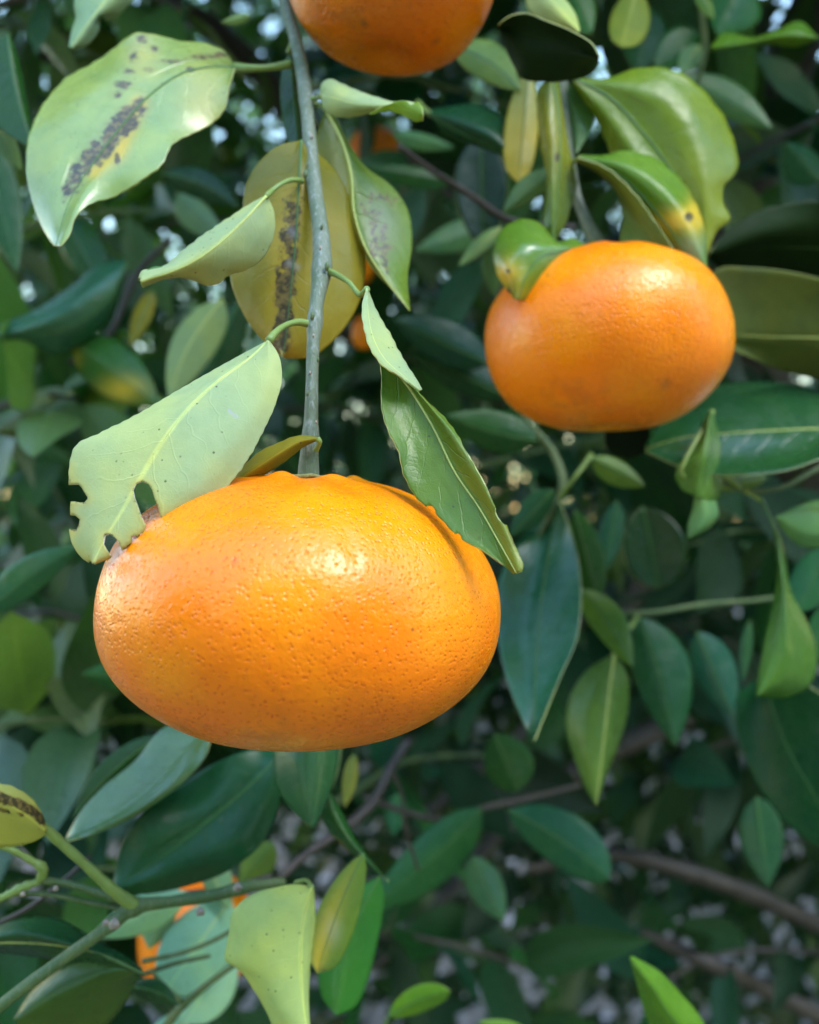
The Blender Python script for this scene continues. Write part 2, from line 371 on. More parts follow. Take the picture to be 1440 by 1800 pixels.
def sleaf(parent, b, t, w, d, col, face='U', bend=0, cup=(6, 6), arch=0, pet=None, blunt=0.98, p1=0.72, **kw):
    """a leaf from base b to tip t (px), half widths w (px), distances d (mm)"""
    b = np.array(b, float); t = np.array(t, float); ax = t-b; L = np.linalg.norm(ax); ax /= L; nrm = np.array([ax[1], -ax[0]])
    w = (w, w) if np.isscalar(w) else w; q = np.linspace(0, 1, 11); pm = p1/(p1+blunt)
    prof = (q**p1)*((1-q)**blunt); prof /= (pm**p1)*((1-pm)**blunt); sh = np.sin(np.pi*q)
    rails = []
    for s, wi, cu in ((1, w[0], cup[0]), (0.5, w[0], cup[0]), (0, 0, 0), (-0.5, w[1], cup[1]), (-1, w[1], cup[1])):
        xy = b+np.outer(q*L, ax)+np.outer(bend*sh, nrm)+np.outer(s*wi*prof, nrm)
        dz = d[0]+(d[1]-d[0])*q+arch*sh+cu*0.055*(max(w)*d[0]/F_PX)*(abs(s)**1.3)*prof
        rails.append(np.column_stack([xy, dz]))
    kw.setdefault('nv', 20); kw.setdefault('nu', 3); kw.setdefault('rib_r', 1.4)
    if pet is not None: kw['petiole'] = [tuple(p) for p in pet]
    return loft(parent, rails, 2, face, col, **kw)

def meander(p0, p1, amp, n, waves, rg):
    """a wandering trail between two points of a leaf"""
    q = np.linspace(0, 1, n); p0 = np.array(p0, float); p1 = np.array(p1, float); d = p1-p0; L = np.hypot(*d); nn = np.array([-d[1], d[0]])/L
    w = sum(rg.uniform(.4, 1)*np.sin(q*6.283*waves*f+rg.uniform(0, 6.28)) for f in (0.6, 1.0, 1.7, 2.6))/2; al = amp*0.5*np.sin(q*6.283*waves*1.3+rg.uniform(0, 6.28))
    return [tuple(p0+d*t+nn*amp*a_+d/L*b_) for t, a_, b_ in zip(q, w, al)]
def blots(x, y, spots): return np.clip(sum(k*np.exp(-(((x-cx)/rx)**2+((y-cy)/ry)**2)**1.5) for cx, cy, rx, ry, k in spots), 0, 1.2)
# ------------------------------------------------------------------ mandarins
def mandarin(label, cx, cy, d, rw, rh, tint=(1, 1, 1), tilt=0.0, res=(120, 80), crease=None, group='ripe mandarins on the tree', marks=None, calyx=True):
    c = PX((cx, cy, d)); a = rw*d*0.001/F_PX; h = rh*d*0.001/F_PX
    th = thing('mandarin', label, 'mandarin', c, group)
    nf, nt_ = res; V = []; st = []
    seed = cx*0.01
    for i in range(nt_+1):
        t = math.pi*i/nt_; ct, s0 = math.cos(t), math.sin(t)
        for j in range(nf):
            f = 2*math.pi*j/nf; rho = s0
            lump = 1+0.014*math.sin(2*f+seed)+0.011*math.sin(3*f+2.1*seed+t*1.5)+0.007*math.sin(5*t+3*f)+0.004*math.sin(9*f-4*t+seed)
            sx_ = s0**0.90; x, y = a*sx_*lump*math.cos(f), a*sx_*lump*math.sin(f); z = h*math.copysign(abs(ct)**0.94, ct)*(1+0.010*math.sin(2*f+1.3)*s0)
            if ct > 0:
                z -= h*0.10*math.exp(-(rho/0.16)**2)
                z += h*0.05*math.exp(-((rho-0.20)/0.055)**2)*(0.5+0.5*math.cos(6*f+seed))
                z += h*0.012*math.exp(-((rho-0.42)/0.2)**2)*math.cos(9*f+seed)
            else: z += h*0.10*math.exp(-(rho/0.18)**2)
            if crease:
                for (cf, cr, wf, wr, amt) in crease:
                    q = math.exp(-(((f-cf+math.pi) % (2*math.pi)-math.pi)/wf)**2-((t-cr)/wr)**2)*amt
                    x *= 1-q; y *= 1-q; z *= 1-q*0.6
            V.append((x, y, z)); st.append((0, 0.55*math.exp(-(rho/0.20)**2) if ct > 0 else 0, 0, 1))
    Fc = [(i*nf+j, (i+1)*nf+j, (i+1)*nf+(j+1) % nf, i*nf+(j+1) % nf) for i in range(nt_) for j in range(nf)]
    V = np.array(V); ca, sa = math.cos(tilt), math.sin(tilt)
    V = np.column_stack([V[:, 0]*ca+V[:, 2]*sa, V[:, 1], -V[:, 0]*sa+V[:, 2]*ca])
    o = obj_from('peel', V+c, Fc, [M_PEEL], th, origin=c); o.color = tint+(1,)
    if marks:
        # scuffs given as (px, py, radius px, strength) on the side one sees
        W = V+c; px = 720+W[:, 0]/W[:, 1]*F_PX; py = 900-(W[:, 2]-CAM_Z)/W[:, 1]*F_PX; fr = V[:, 1] < 0.2*a
        for (mx, my, mr, k) in marks:
            q = k*np.exp(-((px-mx)**2+(py-my)**2)/(mr*mr))*fr
            for i in np.nonzero(q > 0.03)[0]: st[i] = (min(1, st[i][0]+q[i]), st[i][1], 0, 1)
    at = o.data.color_attributes.new('stain', 'FLOAT_COLOR', 'POINT'); at.data.foreach_set('color', np.array(st).ravel())
    if calyx:
        n = 30; V = []; zt = h*0.955
        for r, dz in ((0.0, 0.0006), (0.45, 0.0007), (0.8, 0.0003), (1.0, -0.0004)):
            for j in range(n):
                f = 2*math.pi*j/n; rr = a*0.15*r*(1+0.28*max(0, math.cos(5*f))*r); V.append((rr*math.cos(f), rr*math.sin(f), zt+dz+h*0.03*(rr/(a*0.15))**2))
        Fc = [(i*n+j, i*n+(j+1) % n, (i+1)*n+(j+1) % n, (i+1)*n+j) for i in range(3) for j in range(n)]
        V = np.array(V); V = np.column_stack([V[:, 0]*ca+V[:, 2]*sa, V[:, 1], -V[:, 0]*sa+V[:, 2]*ca])
        co = obj_from('calyx', V+c, Fc, [M_CALYX], th, origin=c)
        md = co.modifiers.new('thickness', 'SOLIDIFY'); md.thickness = 0.0006; md.offset = 0
    return th

# ------------------------------------------------------------------ colours (real leaf colours, linear)
DK = (0.010, 0.050, 0.016); DG = (0.014, 0.075, 0.026); MG = (0.025, 0.120, 0.034); LG = (0.065, 0.190, 0.040)
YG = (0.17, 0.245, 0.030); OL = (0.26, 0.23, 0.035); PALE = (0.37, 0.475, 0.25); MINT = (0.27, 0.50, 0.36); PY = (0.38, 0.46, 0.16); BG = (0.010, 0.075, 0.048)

# ================================================================== THE PLACE
# ground under the trees
def ground():
    m, nt = new_mat('orchard_soil'); T = NT(nt); pos = T.n('ShaderNodeTexCoord').outputs['Object']
    a = T.noise(pos, 3, 5, 0.6); b = T.noise(pos, 40, 4, 0.7)
    c = T.mix(T.ramp(a, 0.35, 0.65), (0.05, 0.04, 0.034), (0.09, 0.075, 0.07)); c = T.mix(T.ramp(b, 0.45, 0.7, 0, 0.6), c, (0.26, 0.24, 0.23))
    P = T.n('ShaderNodeBsdfPrincipled'); T.link(c, P.inputs['Base Color']); P.inputs['Roughness'].default_value = 0.9
    T.link(T.bump(b, 0.03), P.inputs['Normal']); o = T.n('ShaderNodeOutputMaterial'); T.link(P.outputs[0], o.inputs['Surface'])
    n = 60; xs = np.sign(np.linspace(-1, 1, n))*np.abs(np.linspace(-1, 1, n))**3*150
    V = [(x, y, 0.03*math.sin(x*1.3)*math.cos(y*1.1)*math.exp(-(x*x+y*y)/400)) for y in xs for x in xs]
    Fc = [(i*n+j, i*n+j+1, (i+1)*n+j+1, (i+1)*n+j) for i in range(n-1) for j in range(n-1)]
    g = obj_from('ground', V, Fc, [m], None, origin=(0, 0, 0)); g['kind'] = 'structure'
ground()
# ------------------------------------------------------------------ the mandarin tree itself: trunk and limbs seen through the leaves
tree = thing('mandarin_tree', 'grey brown trunk and limbs of the mandarin tree behind the leaves', 'tree', (0.36, 0.80, 0))
def limb(name, pts, mat=M_BARK, sides=10, parent=None): return px_stem(name, pts, mat, parent or tree, 30, sides, 0.10)[0]
limb('trunk', [(1470, -140, 800, 30), (1415, 40, 800, 36), (1375, 150, 800, 42), (1345, 260, 790, 44), (1300, 360, 780, 46), (1310, 600, 780, 48), (1440, 900, 820, 50), (1560, 1300, 850, 56), (1600, 2300, 880, 66), (1600, 3900, 900, 80)], sides=14)
limb('limb', [(1300, 620, 780, 34), (1120, 560, 790, 26), (900, 470, 800, 22), (740, 440, 800, 20), (560, 260, 760, 24), (450, 120, 700, 24), (360, 40, 640, 19), (260, -30, 600, 17)])
limb('limb', [(1340, 640, 785, 28), (1200, 900, 800, 18), (980, 1240, 790, 16), (860, 1340, 780, 13), (740, 1440, 740, 11)])
limb('limb', [(1600, 1900, 820, 22), (1480, 1810, 600, 18), (1340, 1735, 560, 14), (1240, 1690, 530, 14), (1130, 1640, 560, 9)])
limb('limb', [(1560, 1650, 820, 15), (1440, 1625, 620, 14), (1320, 1572, 560, 16), (1200, 1530, 540, 15), (1060, 1500, 540, 13), (930, 1530, 560, 9)])
limb('limb', [(1290, 760, 790, 26), (1100, 740, 800, 20), (700, 640, 820, 16), (400, 430, 800, 13), (120, 110, 700, 12), (-40, 80, 660, 10)])
limb('limb', [(1320, 1200, 800, 22), (900, 1440, 720, 16), (760, 1600, 620, 9), (660, 1700, 560, 6)])

# ------------------------------------------------------------------ mandarins
mandarin('large glossy orange mandarin in front, hanging under the chewed pale leaf', 530, 1067, 173, 350, 232, tilt=0.035, res=(260, 170),
         crease=[(-1.23, 1.02, 0.035, 0.13, 0.010), (-1.0, 0.95, 0.16, 0.35, 0.012), (-1.75, 1.2, 0.22, 0.4, -0.010), (-0.35, 1.2, 0.2, 0.6, 0.012)],
         marks=[(375, 990, 9, .8), (388, 985, 7, .7), (410, 985, 7, .7), (320, 1285, 40, .35), (470, 1302, 60, .3), (650, 1255, 90, .12)])
mandarin('mid sized orange mandarin at right with a spotted leaf on its shoulder', 1066, 600, 252, 215, 160, tint=(1.0, 1.06, 1.0), res=(120, 80), tilt=-0.02,
         crease=[(-1.3, 1.9, 0.25, 0.3, 0.012), (-0.9, 1.8, 0.15, 0.3, 0.014)], marks=[(1170, 660, 26, .5), (1010, 700, 60, .2)])
mandarin('orange mandarin tinted dark for shade, cut off by the top edge', 690, -62, 226, 186, 170, tint=(0.74, 0.72, 0.8), res=(120, 80), tilt=0.04,  # tint darkens the peel to stand for the shade it hangs in
         marks=[(765, 70, 7, 1), (700, 5, 6, 1), (640, 40, 5, .9), (720, 12, 5, .9), (600, 30, 60, .3)])
mandarin('small blurred orange mandarin showing right of the top of the stem', 660, 275, 560, 48, 50, res=(40, 26), calyx=False)
mandarin('tiny sliver of an orange mandarin right of the stem fork', 630, 468, 480, 30, 32, res=(40, 26), calyx=False)
mandarin('tiny orange mandarin half hidden under the yellow mined leaf', 640, 585, 520, 22, 30, res=(40, 26), calyx=False)
mandarin('orange mandarin hiding behind the mint leaves at lower left', 345, 1640, 335, 100, 112, tint=(0.95, 0.95, 0.8), res=(80, 50), calyx=False)

# ------------------------------------------------------------------ the twig that carries the large mandarin
t1 = thing('fruiting_twig', 'grey green hanging twig carrying the large front mandarin and chewed leaves', 'twig', PX((500, 0, 236)))
STEM = [(488, -90, 246, 8.5), (500, 0, 236, 9.5), (520, 70, 228, 11), (535, 150, 219, 12), (545, 250, 208, 12), (553, 330, 200, 13), (563, 400, 193, 14.5), (566, 465, 188, 17),
        (556, 540, 182, 12.5), (550, 620, 178, 11), (548, 700, 175, 11.5), (546, 765, 173.5, 13), (543, 815, 173, 18), (542, 850, 173, 20)]
stem, _ = px_stem('stem', STEM, M_STEM, t1, 120, 14, 0.02, [(548, 168, .12), (528, 318, .25), (575, 478, .22), (545, 568, .25), (552, 770, .18)])
def bud(x, y, d, r, parent, mat, name='bud'):
    c = PX((x, y, d)); rr = r*d*0.001/F_PX; n, k = 9, 6; V = []
    for i in range(k):
        th = math.pi*i/(k-1)
        for j in range(n):
            f = 2*math.pi*j/n; q = rr*(1+0.15*math.sin(3*f+i)); V.append(c+np.array([q*0.8*math.sin(th)*math.cos(f), q*0.8*math.sin(th)*math.sin(f), q*1.5*math.cos(th)]))
    obj_from(name, V, [(i*n+j, i*n+(j+1) % n, (i+1)*n+(j+1) % n, (i+1)*n+j) for i in range(k-1) for j in range(n)], [mat], parent, origin=c)
for q in ((537, 306, 198, 5), (549, 556, 177, 5), (575, 468, 184, 5.5), (557, 172, 213, 4.5), (541, 692, 172, 3), (559, 632, 174, 3), (566, 398, 190, 3.5), (529, 112, 222, 4)): bud(*q, t1, M_STEM_G)
for q in ((556, 742, 171.5, 2.5), (545, 655, 175, 2.2), (551, 590, 176.5, 2.5), (563, 436, 186, 3), (548, 240, 206, 3)): bud(*q, t1, M_KNOB, 'lenticel')
# big chewed leaf, pale underside towards us
EL = [(472, 600), (440, 617), (380, 650), (310, 690), (235, 734), (172, 765), (133, 786), (124, 815), (126, 880), (131, 960), (150, 983), (165, 990)]
EM = [(472, 600), (440, 630), (380, 674), (325, 727), (280, 787), (245, 847), (215, 900), (185, 950), (165, 990)]
ER = [(472, 600), (489, 625), (495, 660), (483, 712), (461, 760), (438, 803), (402, 852), (368, 884), (330, 908), (288, 928), (250, 950), (205, 975), (165, 990)]
HOLE1 = [(284, 1000), (285, 935), (289, 921), (281, 905), (279, 893), (273, 880), (268, 862), (261, 851), (250, 847), (240, 851), (235, 862), (238, 877), (244, 893), (249, 908),
         (256, 922), (254, 932), (246, 938), (241, 946), (237, 940), (232, 943), (231, 955), (221, 962), (213, 966), (209, 952), (201, 944), (193, 939), (186, 942), (183, 957), (189, 968), (196, 977), (190, 982), (182, 1010)]
HOLE2 = [(90, 853), (140, 852), (146, 858), (151, 868), (157, 876), (152, 883), (142, 884), (134, 882), (90, 882)]
HOLE3 = [(90, 906), (133, 906), (142, 913), (141, 923), (136, 932), (128, 930), (90, 934)]
HOLE4 = [(120, 1010), (135, 975), (142, 979), (146, 986), (152, 983), (156, 988), (163, 985), (170, 1010)]
def st_L1(x, y, u, v):
    s = np.zeros((len(x), 3))
    s[:, 2] = np.clip(1-seg_dist(x, y, [(402, 722), (409, 729), (417, 734)])/4.0, 0, 1)*0.9
    s[:, 1] = 0.10*np.clip((v-0.5)*2, 0, 1)+0.25*np.exp(-(seg_dist(x, y, [(126, 820), (128, 960), (160, 985)])/9)**2)
    s[:, 0] = 0.22*np.exp(-(seg_dist(x, y, [(296, 767), (262, 812)])/5)**2)+0.3*np.exp(-(seg_dist(x, y, [(126, 840), (130, 930)])/5)**2)
    for h in (HOLE1[1:-1], HOLE2[1:-1], HOLE3[1:-1]): s[:, 0] += 0.42*np.exp(-(seg_dist(x, y, h)/3.5)**2); s[:, 1] += 0.25*np.exp(-(seg_dist(x, y, h)/11)**2)
    return s
loft(t1, [rail3(EL, 172, 152, 0), rail3([(472, 600), (437, 625), (350, 683), (255, 745), (190, 800), (165, 870), (160, 940), (165, 990)], 169, 150, -1), rail3(EM, 168, 149, -3), rail3([(472, 600), (468, 650), (425, 735), (375, 800), (325, 860), (262, 915), (205, 965), (165, 990)], 167, 149.5, -4), rail3(ER, 168, 150, -2)],
     2, 'D', PALE, nv=150, nu=26, holes=[HOLE1, HOLE2, HOLE3, HOLE4], stain=st_L1, rib_end=0.62, rib_r=3.4, rim=M_CUT, cren=1.0,
     label='large chewed pale leaf with a keyhole bite over the front mandarin', petiole=[(545, 570, 180), (525, 566, 178), (500, 573, 174), (482, 587, 170)], pet_r=6.5)
# smaller pale leaf above it
loft(t1, [rail3([(468, 345), (440, 360), (400, 386), (350, 420), (312, 450), (287, 470), (268, 474), (250, 478), (245, 490)], 190, 182, 3), rail3([(468, 345), (445, 370), (390, 415), (340, 450), (300, 470), (270, 480), (248, 490)], 188, 180, -1),
          rail3([(468, 345), (430, 387), (380, 433), (335, 463), (295, 480), (265, 489), (247, 496)], 187, 179, -2), rail3([(468, 345), (466, 390), (430, 442), (380, 472), (320, 484), (275, 492), (248, 500)], 188, 181, 0), rail3([(468, 345), (480, 372), (482, 398), (474, 432), (453, 461), (425, 476), (402, 482), (388, 495), (372, 501), (340, 492), (305, 484), (275, 494), (250, 504)], 190, 183, 2)],
     2, 'D', PALE, nv=70, nu=9, rib_r=3.0, cren=0.8, label='pale leaf with rolled tip in the middle of the stem', petiole=[(531, 318, 200), (515, 316, 197), (490, 326, 193), (475, 338, 191)], pet_r=4.5)
sleaf(t1, (298, 478), (243, 492), (9, 16), (184, 181), LG, 'U', cup=(0, 3), nv=14, rib=False, label='rolled green tip')
# little pale leaf right of the stem, folded tip
loft(t1, [rail3([(565, 168), (566, 148), (577, 140), (598, 147), (630, 161), (662, 172), (690, 180), (712, 179), (735, 183)], 214, 200, 4), rail3([(565, 170), (585, 172), (620, 182), (660, 186), (700, 186), (738, 190)], 213, 199, -2), rail3([(565, 172), (570, 190), (582, 201), (607, 206), (640, 200), (672, 192), (692, 188), (715, 198), (742, 212)], 213, 202, 2)],
     1, 'D', PALE, nv=50, nu=9, rib=False, cren=0.6, label='small pale leaf with a curled yellow green tip', petiole=[(546, 176, 215), (555, 172, 214)], pet_r=4)
loft(t1, [rail3([(650, 198), (690, 181), (715, 178), (722, 184), (732, 179), (744, 187)], 202, 196, -1), rail3([(650, 199), (690, 189), (720, 194), (744, 200)], 202, 195), rail3([(650, 201), (690, 196), (715, 207), (728, 214), (743, 213)], 202, 196)],
     1, 'U', (0.20, 0.32, 0.03), nv=24, nu=5, rib=False, cren=1.0, label='curled yellow green tip')
# yellow leaf with brown mines hanging behind the stem
def st_L4(x, y, u, v):
    s = np.zeros((len(x), 3)); rg = np.random.default_rng(3)
    e = np.minimum(seg_dist(x, y, meander((515, 365), (505, 505), 13, 90, 4, rg)), seg_dist(x, y, meander((507, 490), (494, 615), 12, 80, 4, rg)))
    d = seg_dist(x, y, [(517, 350), (510, 400), (506, 440), (512, 480), (500, 530), (497, 560), (494, 612)]); f = seg_dist(x, y, meander((488, 470), (500, 612), 7, 60, 5, rg))
    s[:, 0] = 0.42*np.exp(-(d/24)**4)+0.55*np.exp(-(e/5)**2)+0.5*np.exp(-(f/4)**2)
    s[:, 1] = 0.28-0.2*np.exp(-((y-300)/60)**2)+0.3*np.exp(-(d/34)**4); s[:, 2] = 0.45*np.exp(-(seg_dist(x, y, [(512, 405), (518, 412)])/7)**2)+0.5*np.exp(-(seg_dist(x, y, [(508, 462), (522, 470)])/6)**2)
    return s
loft(t1, [rail3([(530, 246), (490, 256), (455, 285), (432, 325), (425, 380), (408, 450), (405, 490), (420, 535), (440, 572), (470, 606), (497, 628)], 204, 198, 4), rail3([(530, 246), (480, 320), (465, 400), (455, 490), (470, 570), (497, 628)], 203, 196, 1), rail3([(530, 246), (525, 330), (520, 420), (512, 500), (505, 570), (498, 628)], 202, 195, 0), rail3([(530, 246), (565, 330), (580, 420), (580, 500), (550, 580), (499, 628)], 204, 197, 2), rail3([(530, 246), (590, 300), (628, 390), (643, 470), (628, 540), (590, 595), (545, 628), (500, 630)], 207, 199, 6)],
     2, 'U', (0.14, 0.15, 0.022), nv=80, nu=14, rib_r=2.6, stain=st_L4, label='olive yellow leaf with a brown mined trail behind the stem')
# greenish leaf with grey mines right of the stem
def st_L5(x, y, u, v):
    s = np.zeros((len(x), 3)); rg = np.random.default_rng(8)
    e = np.minimum(np.minimum(seg_dist(x, y, meander((648, 345), (700, 352), 7, 50, 3, rg)), seg_dist(x, y, meander((646, 362), (684, 440), 17, 90, 4, rg))), seg_dist(x, y, meander((655, 425), (684, 468), 12, 60, 3, rg)))
    s[:, 0] = 0.62*np.exp(-(e/4)**2)*(u > 0.02)+0.5*np.exp(-((x-580)**2+(y-300)**2)/60); s[:, 2] = 0.30*np.exp(-((x-672)/34)**2-((y-395)/55)**2)
    s[:, 1] = 0.45*(u < 0)*np.exp(-((y-360)/110)**2); return s
loft(t1, [rail3([(570, 196), (556, 240), (560, 300), (575, 350), (598, 390), (628, 432), (660, 480), (700, 520), (720, 546)], 218, 206, 5), rail3([(572, 196), (580, 250), (592, 320), (612, 390), (645, 450), (690, 505), (720, 546)], 215, 205, 3), rail3([(575, 196), (602, 250), (618, 310), (622, 370), (640, 430), (680, 495), (720, 546)], 213, 204, -1), rail3([(580, 196), (630, 280), (668, 340), (680, 400), (688, 460), (720, 546)], 215, 204, 2), rail3([(585, 196), (640, 290), (690, 328), (716, 365), (725, 430), (717, 490), (722, 546)], 218, 206, 6)],
     2, 'U', (0.15, 0.24, 0.04), nv=64, nu=10, rib_r=3.4, rib_mat=M_RIB_PALE, stain=st_L5, label='yellow green leaf with grey squiggly mines right of the stem', petiole=[(552, 182, 217), (562, 186, 217)])
sleaf(t1, (550, 178), (608, 272), (26, 14), (222, 215), (0.02, 0.045, 0.016), 'U', cup=(3, -3), pet=None, nv=26, label='dark leaf pressed behind the stem')
sleaf(t1, (508, 92), (528, 305), (10, 24), (236, 214), (0.05, 0.085, 0.022), 'U', cup=(4, 2), bend=0, nv=30, pet=[(517, 60, 230)], label='narrow dark olive leaf behind the stem')
# twisted leaf right of the stem: pale fold above, green blade below
def st_L7(x, y, u, v):
    s = np.zeros((len(x), 3)); s[:, 1] = 0.30*(u > 0.1)*np.clip(v-0.3, 0, 1); s[:, 0] = 0.5*np.exp(-(seg_dist(x, y, [(895, 935), (905, 955)])/6)**2)+0.3*np.exp(-((x-835)/14)**2-((y-940)/9)**2)
    s[:, 2] = 0.12*np.exp(-((x-700)/14)**2-((y-722)/10)**2); return s
loft(t1, [rail3([(652, 560), (662, 610), (670, 650), (672, 720), (682, 755), (700, 790), (709, 830), (730, 872), (752, 893), (768, 905), (806, 944), (850, 968), (880, 990), (904, 1010)], 172, 149, -2), rail3([(654, 556), (668, 620), (690, 690), (722, 770), (755, 840), (800, 900), (850, 955), (905, 1009)], 172, 148.5, 0), rail3([(655, 552), (676, 620), (725, 690), (762, 752), (800, 830), (842, 892), (880, 958), (908, 1008)], 172, 147.5, 1),
          rail3([(656, 550), (684, 622), (730, 684), (785, 752), (830, 828), (872, 902), (898, 960), (913, 1006)], 171, 147, -1), rail3([(657, 548), (688, 622), (733, 685), (797, 752), (826, 805), (852, 852), (871, 890), (886, 912), (900, 945), (912, 973), (920, 995), (918, 1004)], 172, 147, -1)],
     2, 'U', (0.105, 0.20, 0.030), nv=110, nu=9, rib_r=3.2, rib_mat=M_RIB_PALE, stain=st_L7, cren=0.8, ripple=1.2,
     holes=[[(905, 880), (871, 890), (870, 900), (876, 913), (887, 922), (894, 923), (910, 920)], [(735, 905), (750, 889), (758, 888), (764, 893), (767, 906), (755, 925)], [(795, 950), (799, 938), (807, 936), (811, 943), (811, 960)]],
     label='twisted green leaf with a pale midrib leaning over the front mandarin')
loft(t1, [rail3([(645, 508), (637, 532), (638, 570), (649, 610), (668, 640), (700, 662), (724, 677), (737, 687)], 174, 164, -7), rail3([(645, 508), (646, 550), (655, 595), (675, 632), (705, 660), (738, 687)], 174, 164, -6), rail3([(645, 508), (660, 545), (686, 590), (708, 632), (731, 668), (741, 686)], 176, 165, -2)],
     1, 'D', PALE, nv=50, nu=8, rib=False, cren=0.8, label='pale folded part of the twisted leaf', petiole=[(576, 476, 186), (590, 482, 184), (612, 495, 180), (636, 518, 177)], pet_r=5.5)
# small olive leaf tucked between stem and mandarin
loft(t1, [rail3([(558, 770), (530, 767), (490, 780), (455, 797), (432, 818), (412, 845)], 170, 168, 1), rail3([(558, 771), (530, 775), (490, 797), (455, 820), (412, 848)], 169, 166, -1), rail3([(558, 772), (535, 783), (500, 810), (468, 830), (440, 842), (415, 852)], 170, 168, 1)],
     1, 'D', (0.23, 0.22, 0.025), nv=40, nu=7, rib=False, cren=0.5, label='small olive leaf between twig and mandarin', petiole=[(556, 790, 171), (562, 776, 169)], pet_r=5)
# broad mined leaf at upper left
def st_L9(x, y, u, v):
    s = np.zeros((len(x), 3)); rg = np.random.default_rng(5)
    d = seg_dist(x, y, [(252, 178), (225, 205), (195, 240), (160, 280), (130, 315), (112, 352)]); wd = np.interp(y, [165, 185, 215, 290, 340], [11, 20, 24, 22, 7])
    m = np.minimum(seg_dist(x, y, meander((250, 178), (170, 275), 16, 80, 4, rg)), seg_dist(x, y, meander((190, 240), (118, 340), 12, 80, 4, rg)))
    s[:, 0] = 0.38*np.exp(-(d/wd)**4)+0.45*np.exp(-(m/7)**2)+0.45*np.exp(-((x-212)/24)**2-((y-222)/18)**2)+1.3*blots(x, y, [(250, 68, 12, 9, .55), (272, 86, 9, 9, .5), (236, 100, 10, 13, .45), (228, 126, 14, 8, .45), (262, 122, 14, 7, .4), (216, 148, 18, 9, .5), (205, 166, 14, 8, .45), (300, 108, 30, 6, .42), (352, 100, 26, 7, .45), (388, 96, 16, 7, .5), (335, 122, 9, 5, .8), (206, 280, 5, 12, .8), (195, 258, 7, 6, .6)])
    s[:, 1] = 0.95*np.exp(-(seg_dist(x, y, [(245, 182), (208, 268), (165, 300)])/15)**2)+0.40*np.exp(-((x-360)/45)**2-((y-180)/60)**2)+0.35*np.exp(-((x-250)/30)**2-((y-95)/40)**2); return s
loft(t1, [rail3([(412, 116), (398, 92), (370, 78), (310, 70), (272, 60), (240, 57), (212, 74), (180, 100), (112, 140), (76, 182), (52, 232), (45, 290), (56, 352), (75, 402), (92, 430)], 238, 204, 3), rail3([(412, 117), (350, 98), (280, 110), (200, 140), (140, 190), (105, 260), (88, 340), (95, 432)], 233, 200, -1), rail3([(412, 118), (370, 118), (325, 127), (272, 160), (215, 220), (163, 288), (124, 350), (98, 432)], 228, 197, 0), rail3([(412, 119), (388, 150), (340, 185), (280, 220), (210, 285), (150, 340), (102, 432)], 224, 194, 0), rail3([(412, 120), (403, 152), (395, 192), (368, 220), (330, 238), (302, 254), (287, 285), (250, 316), (200, 346), (152, 362), (132, 382), (120, 415), (106, 432)], 222, 193, 1)],
     2, 'U', (0.30, 0.42, 0.15), nv=110, nu=18, rib_r=3.0, stain=st_L9, ripple=3, cren=0.8, gloss=True, label='broad green leaf lightened for sky sheen, scarred by dark mines at upper left', petiole=[(512, 112, 226), (480, 118, 224), (445, 120, 223)], pet_r=7)  # base colour lightened to carry part of the sky reflection

# ------------------------------------------------------------------ twig of the right hand mandarin
t2 = thing('fruiting_twig', 'leafy twig carrying the right hand mandarin with spotted and glossy leaves', 'twig', PX((985, 60, 262)))
px_stem('stem', [(930, -120, 275, 10), (960, 0, 270, 10), (985, 90, 264, 10), (992, 190, 262, 9), (1002, 280, 260, 9), (1014, 345, 258, 9), (1032, 392, 254, 10), (1054, 436, 252, 13), (1058, 460, 252, 14)], M_STEM, t2, 60, 10, 0.03)
def st_R1(x, y, u, v):
    s = np.zeros((len(x), 3)); s[:, 1] = 0.25*np.clip(v-0.3, 0, 1)*(u < 0); return s
loft(t2, [rail3([(1005, 134), (1060, 138), (1120, 120), (1180, 121), (1230, 152), (1265, 192), (1290, 246), (1299, 285), (1290, 310), (1273, 326), (1272, 355), (1284, 385), (1262, 405), (1245, 446)], 262, 250, 2), rail3([(1006, 136), (1100, 150), (1170, 175), (1220, 235), (1240, 310), (1244, 446)], 258.5, 248.5, -2.5), rail3([(1008, 138), (1072, 172), (1130, 232), (1188, 312), (1222, 382), (1242, 450)], 257, 248, 0.5), rail3([(1008, 142), (1060, 200), (1110, 270), (1165, 330), (1205, 390), (1240, 452)], 257, 248, -0.5), rail3([(1006, 146), (1045, 205), (1075, 270), (1120, 320), (1180, 390), (1238, 455)], 259, 250, 3)],
     2, 'U', (0.16, 0.25, 0.022), nv=60, nu=10, rib_r=3.0, stain=st_R1, cren=1.2, ripple=2, label='broad glossy yellow green leaf with a white sheen')
def st_R2(x, y, u, v):
    s = np.zeros((len(x), 3)); dd = np.hypot(x-1211, y-381); s[:, 0] = np.exp(-((dd-5)/3)**2)+0.6*np.exp(-(dd/3)**2)
    s[:, 1] = 1.2*np.exp(-((x-1195)/36)**2-((y-385)/20)**2)+0.9*np.exp(-((x-1225)/16)**2-((y-375)/42)**2); s[:, 2] = 0.30*np.exp(-((x-1215)/30)**2-((y-440)/28)**2); return s
loft(t2, [rail3([(1018, 272), (1060, 272), (1100, 264), (1140, 272), (1185, 303), (1220, 350), (1240, 405), (1244, 470)], 250, 236, 4), rail3([(1020, 274), (1090, 285), (1160, 325), (1205, 380), (1228, 430), (1243, 470)], 247, 234, -3), rail3([(1022, 277), (1080, 302), (1130, 345), (1172, 395), (1205, 440), (1241, 472)], 246, 234, -1)],
     1, 'U', (0.085, 0.19, 0.02), us=[-1, -0.5, 0], nv=60, nu=10, rib=False, stain=st_R2, cren=0.8, label='green leaf with a yellow patch and brown ring spot') if False else None
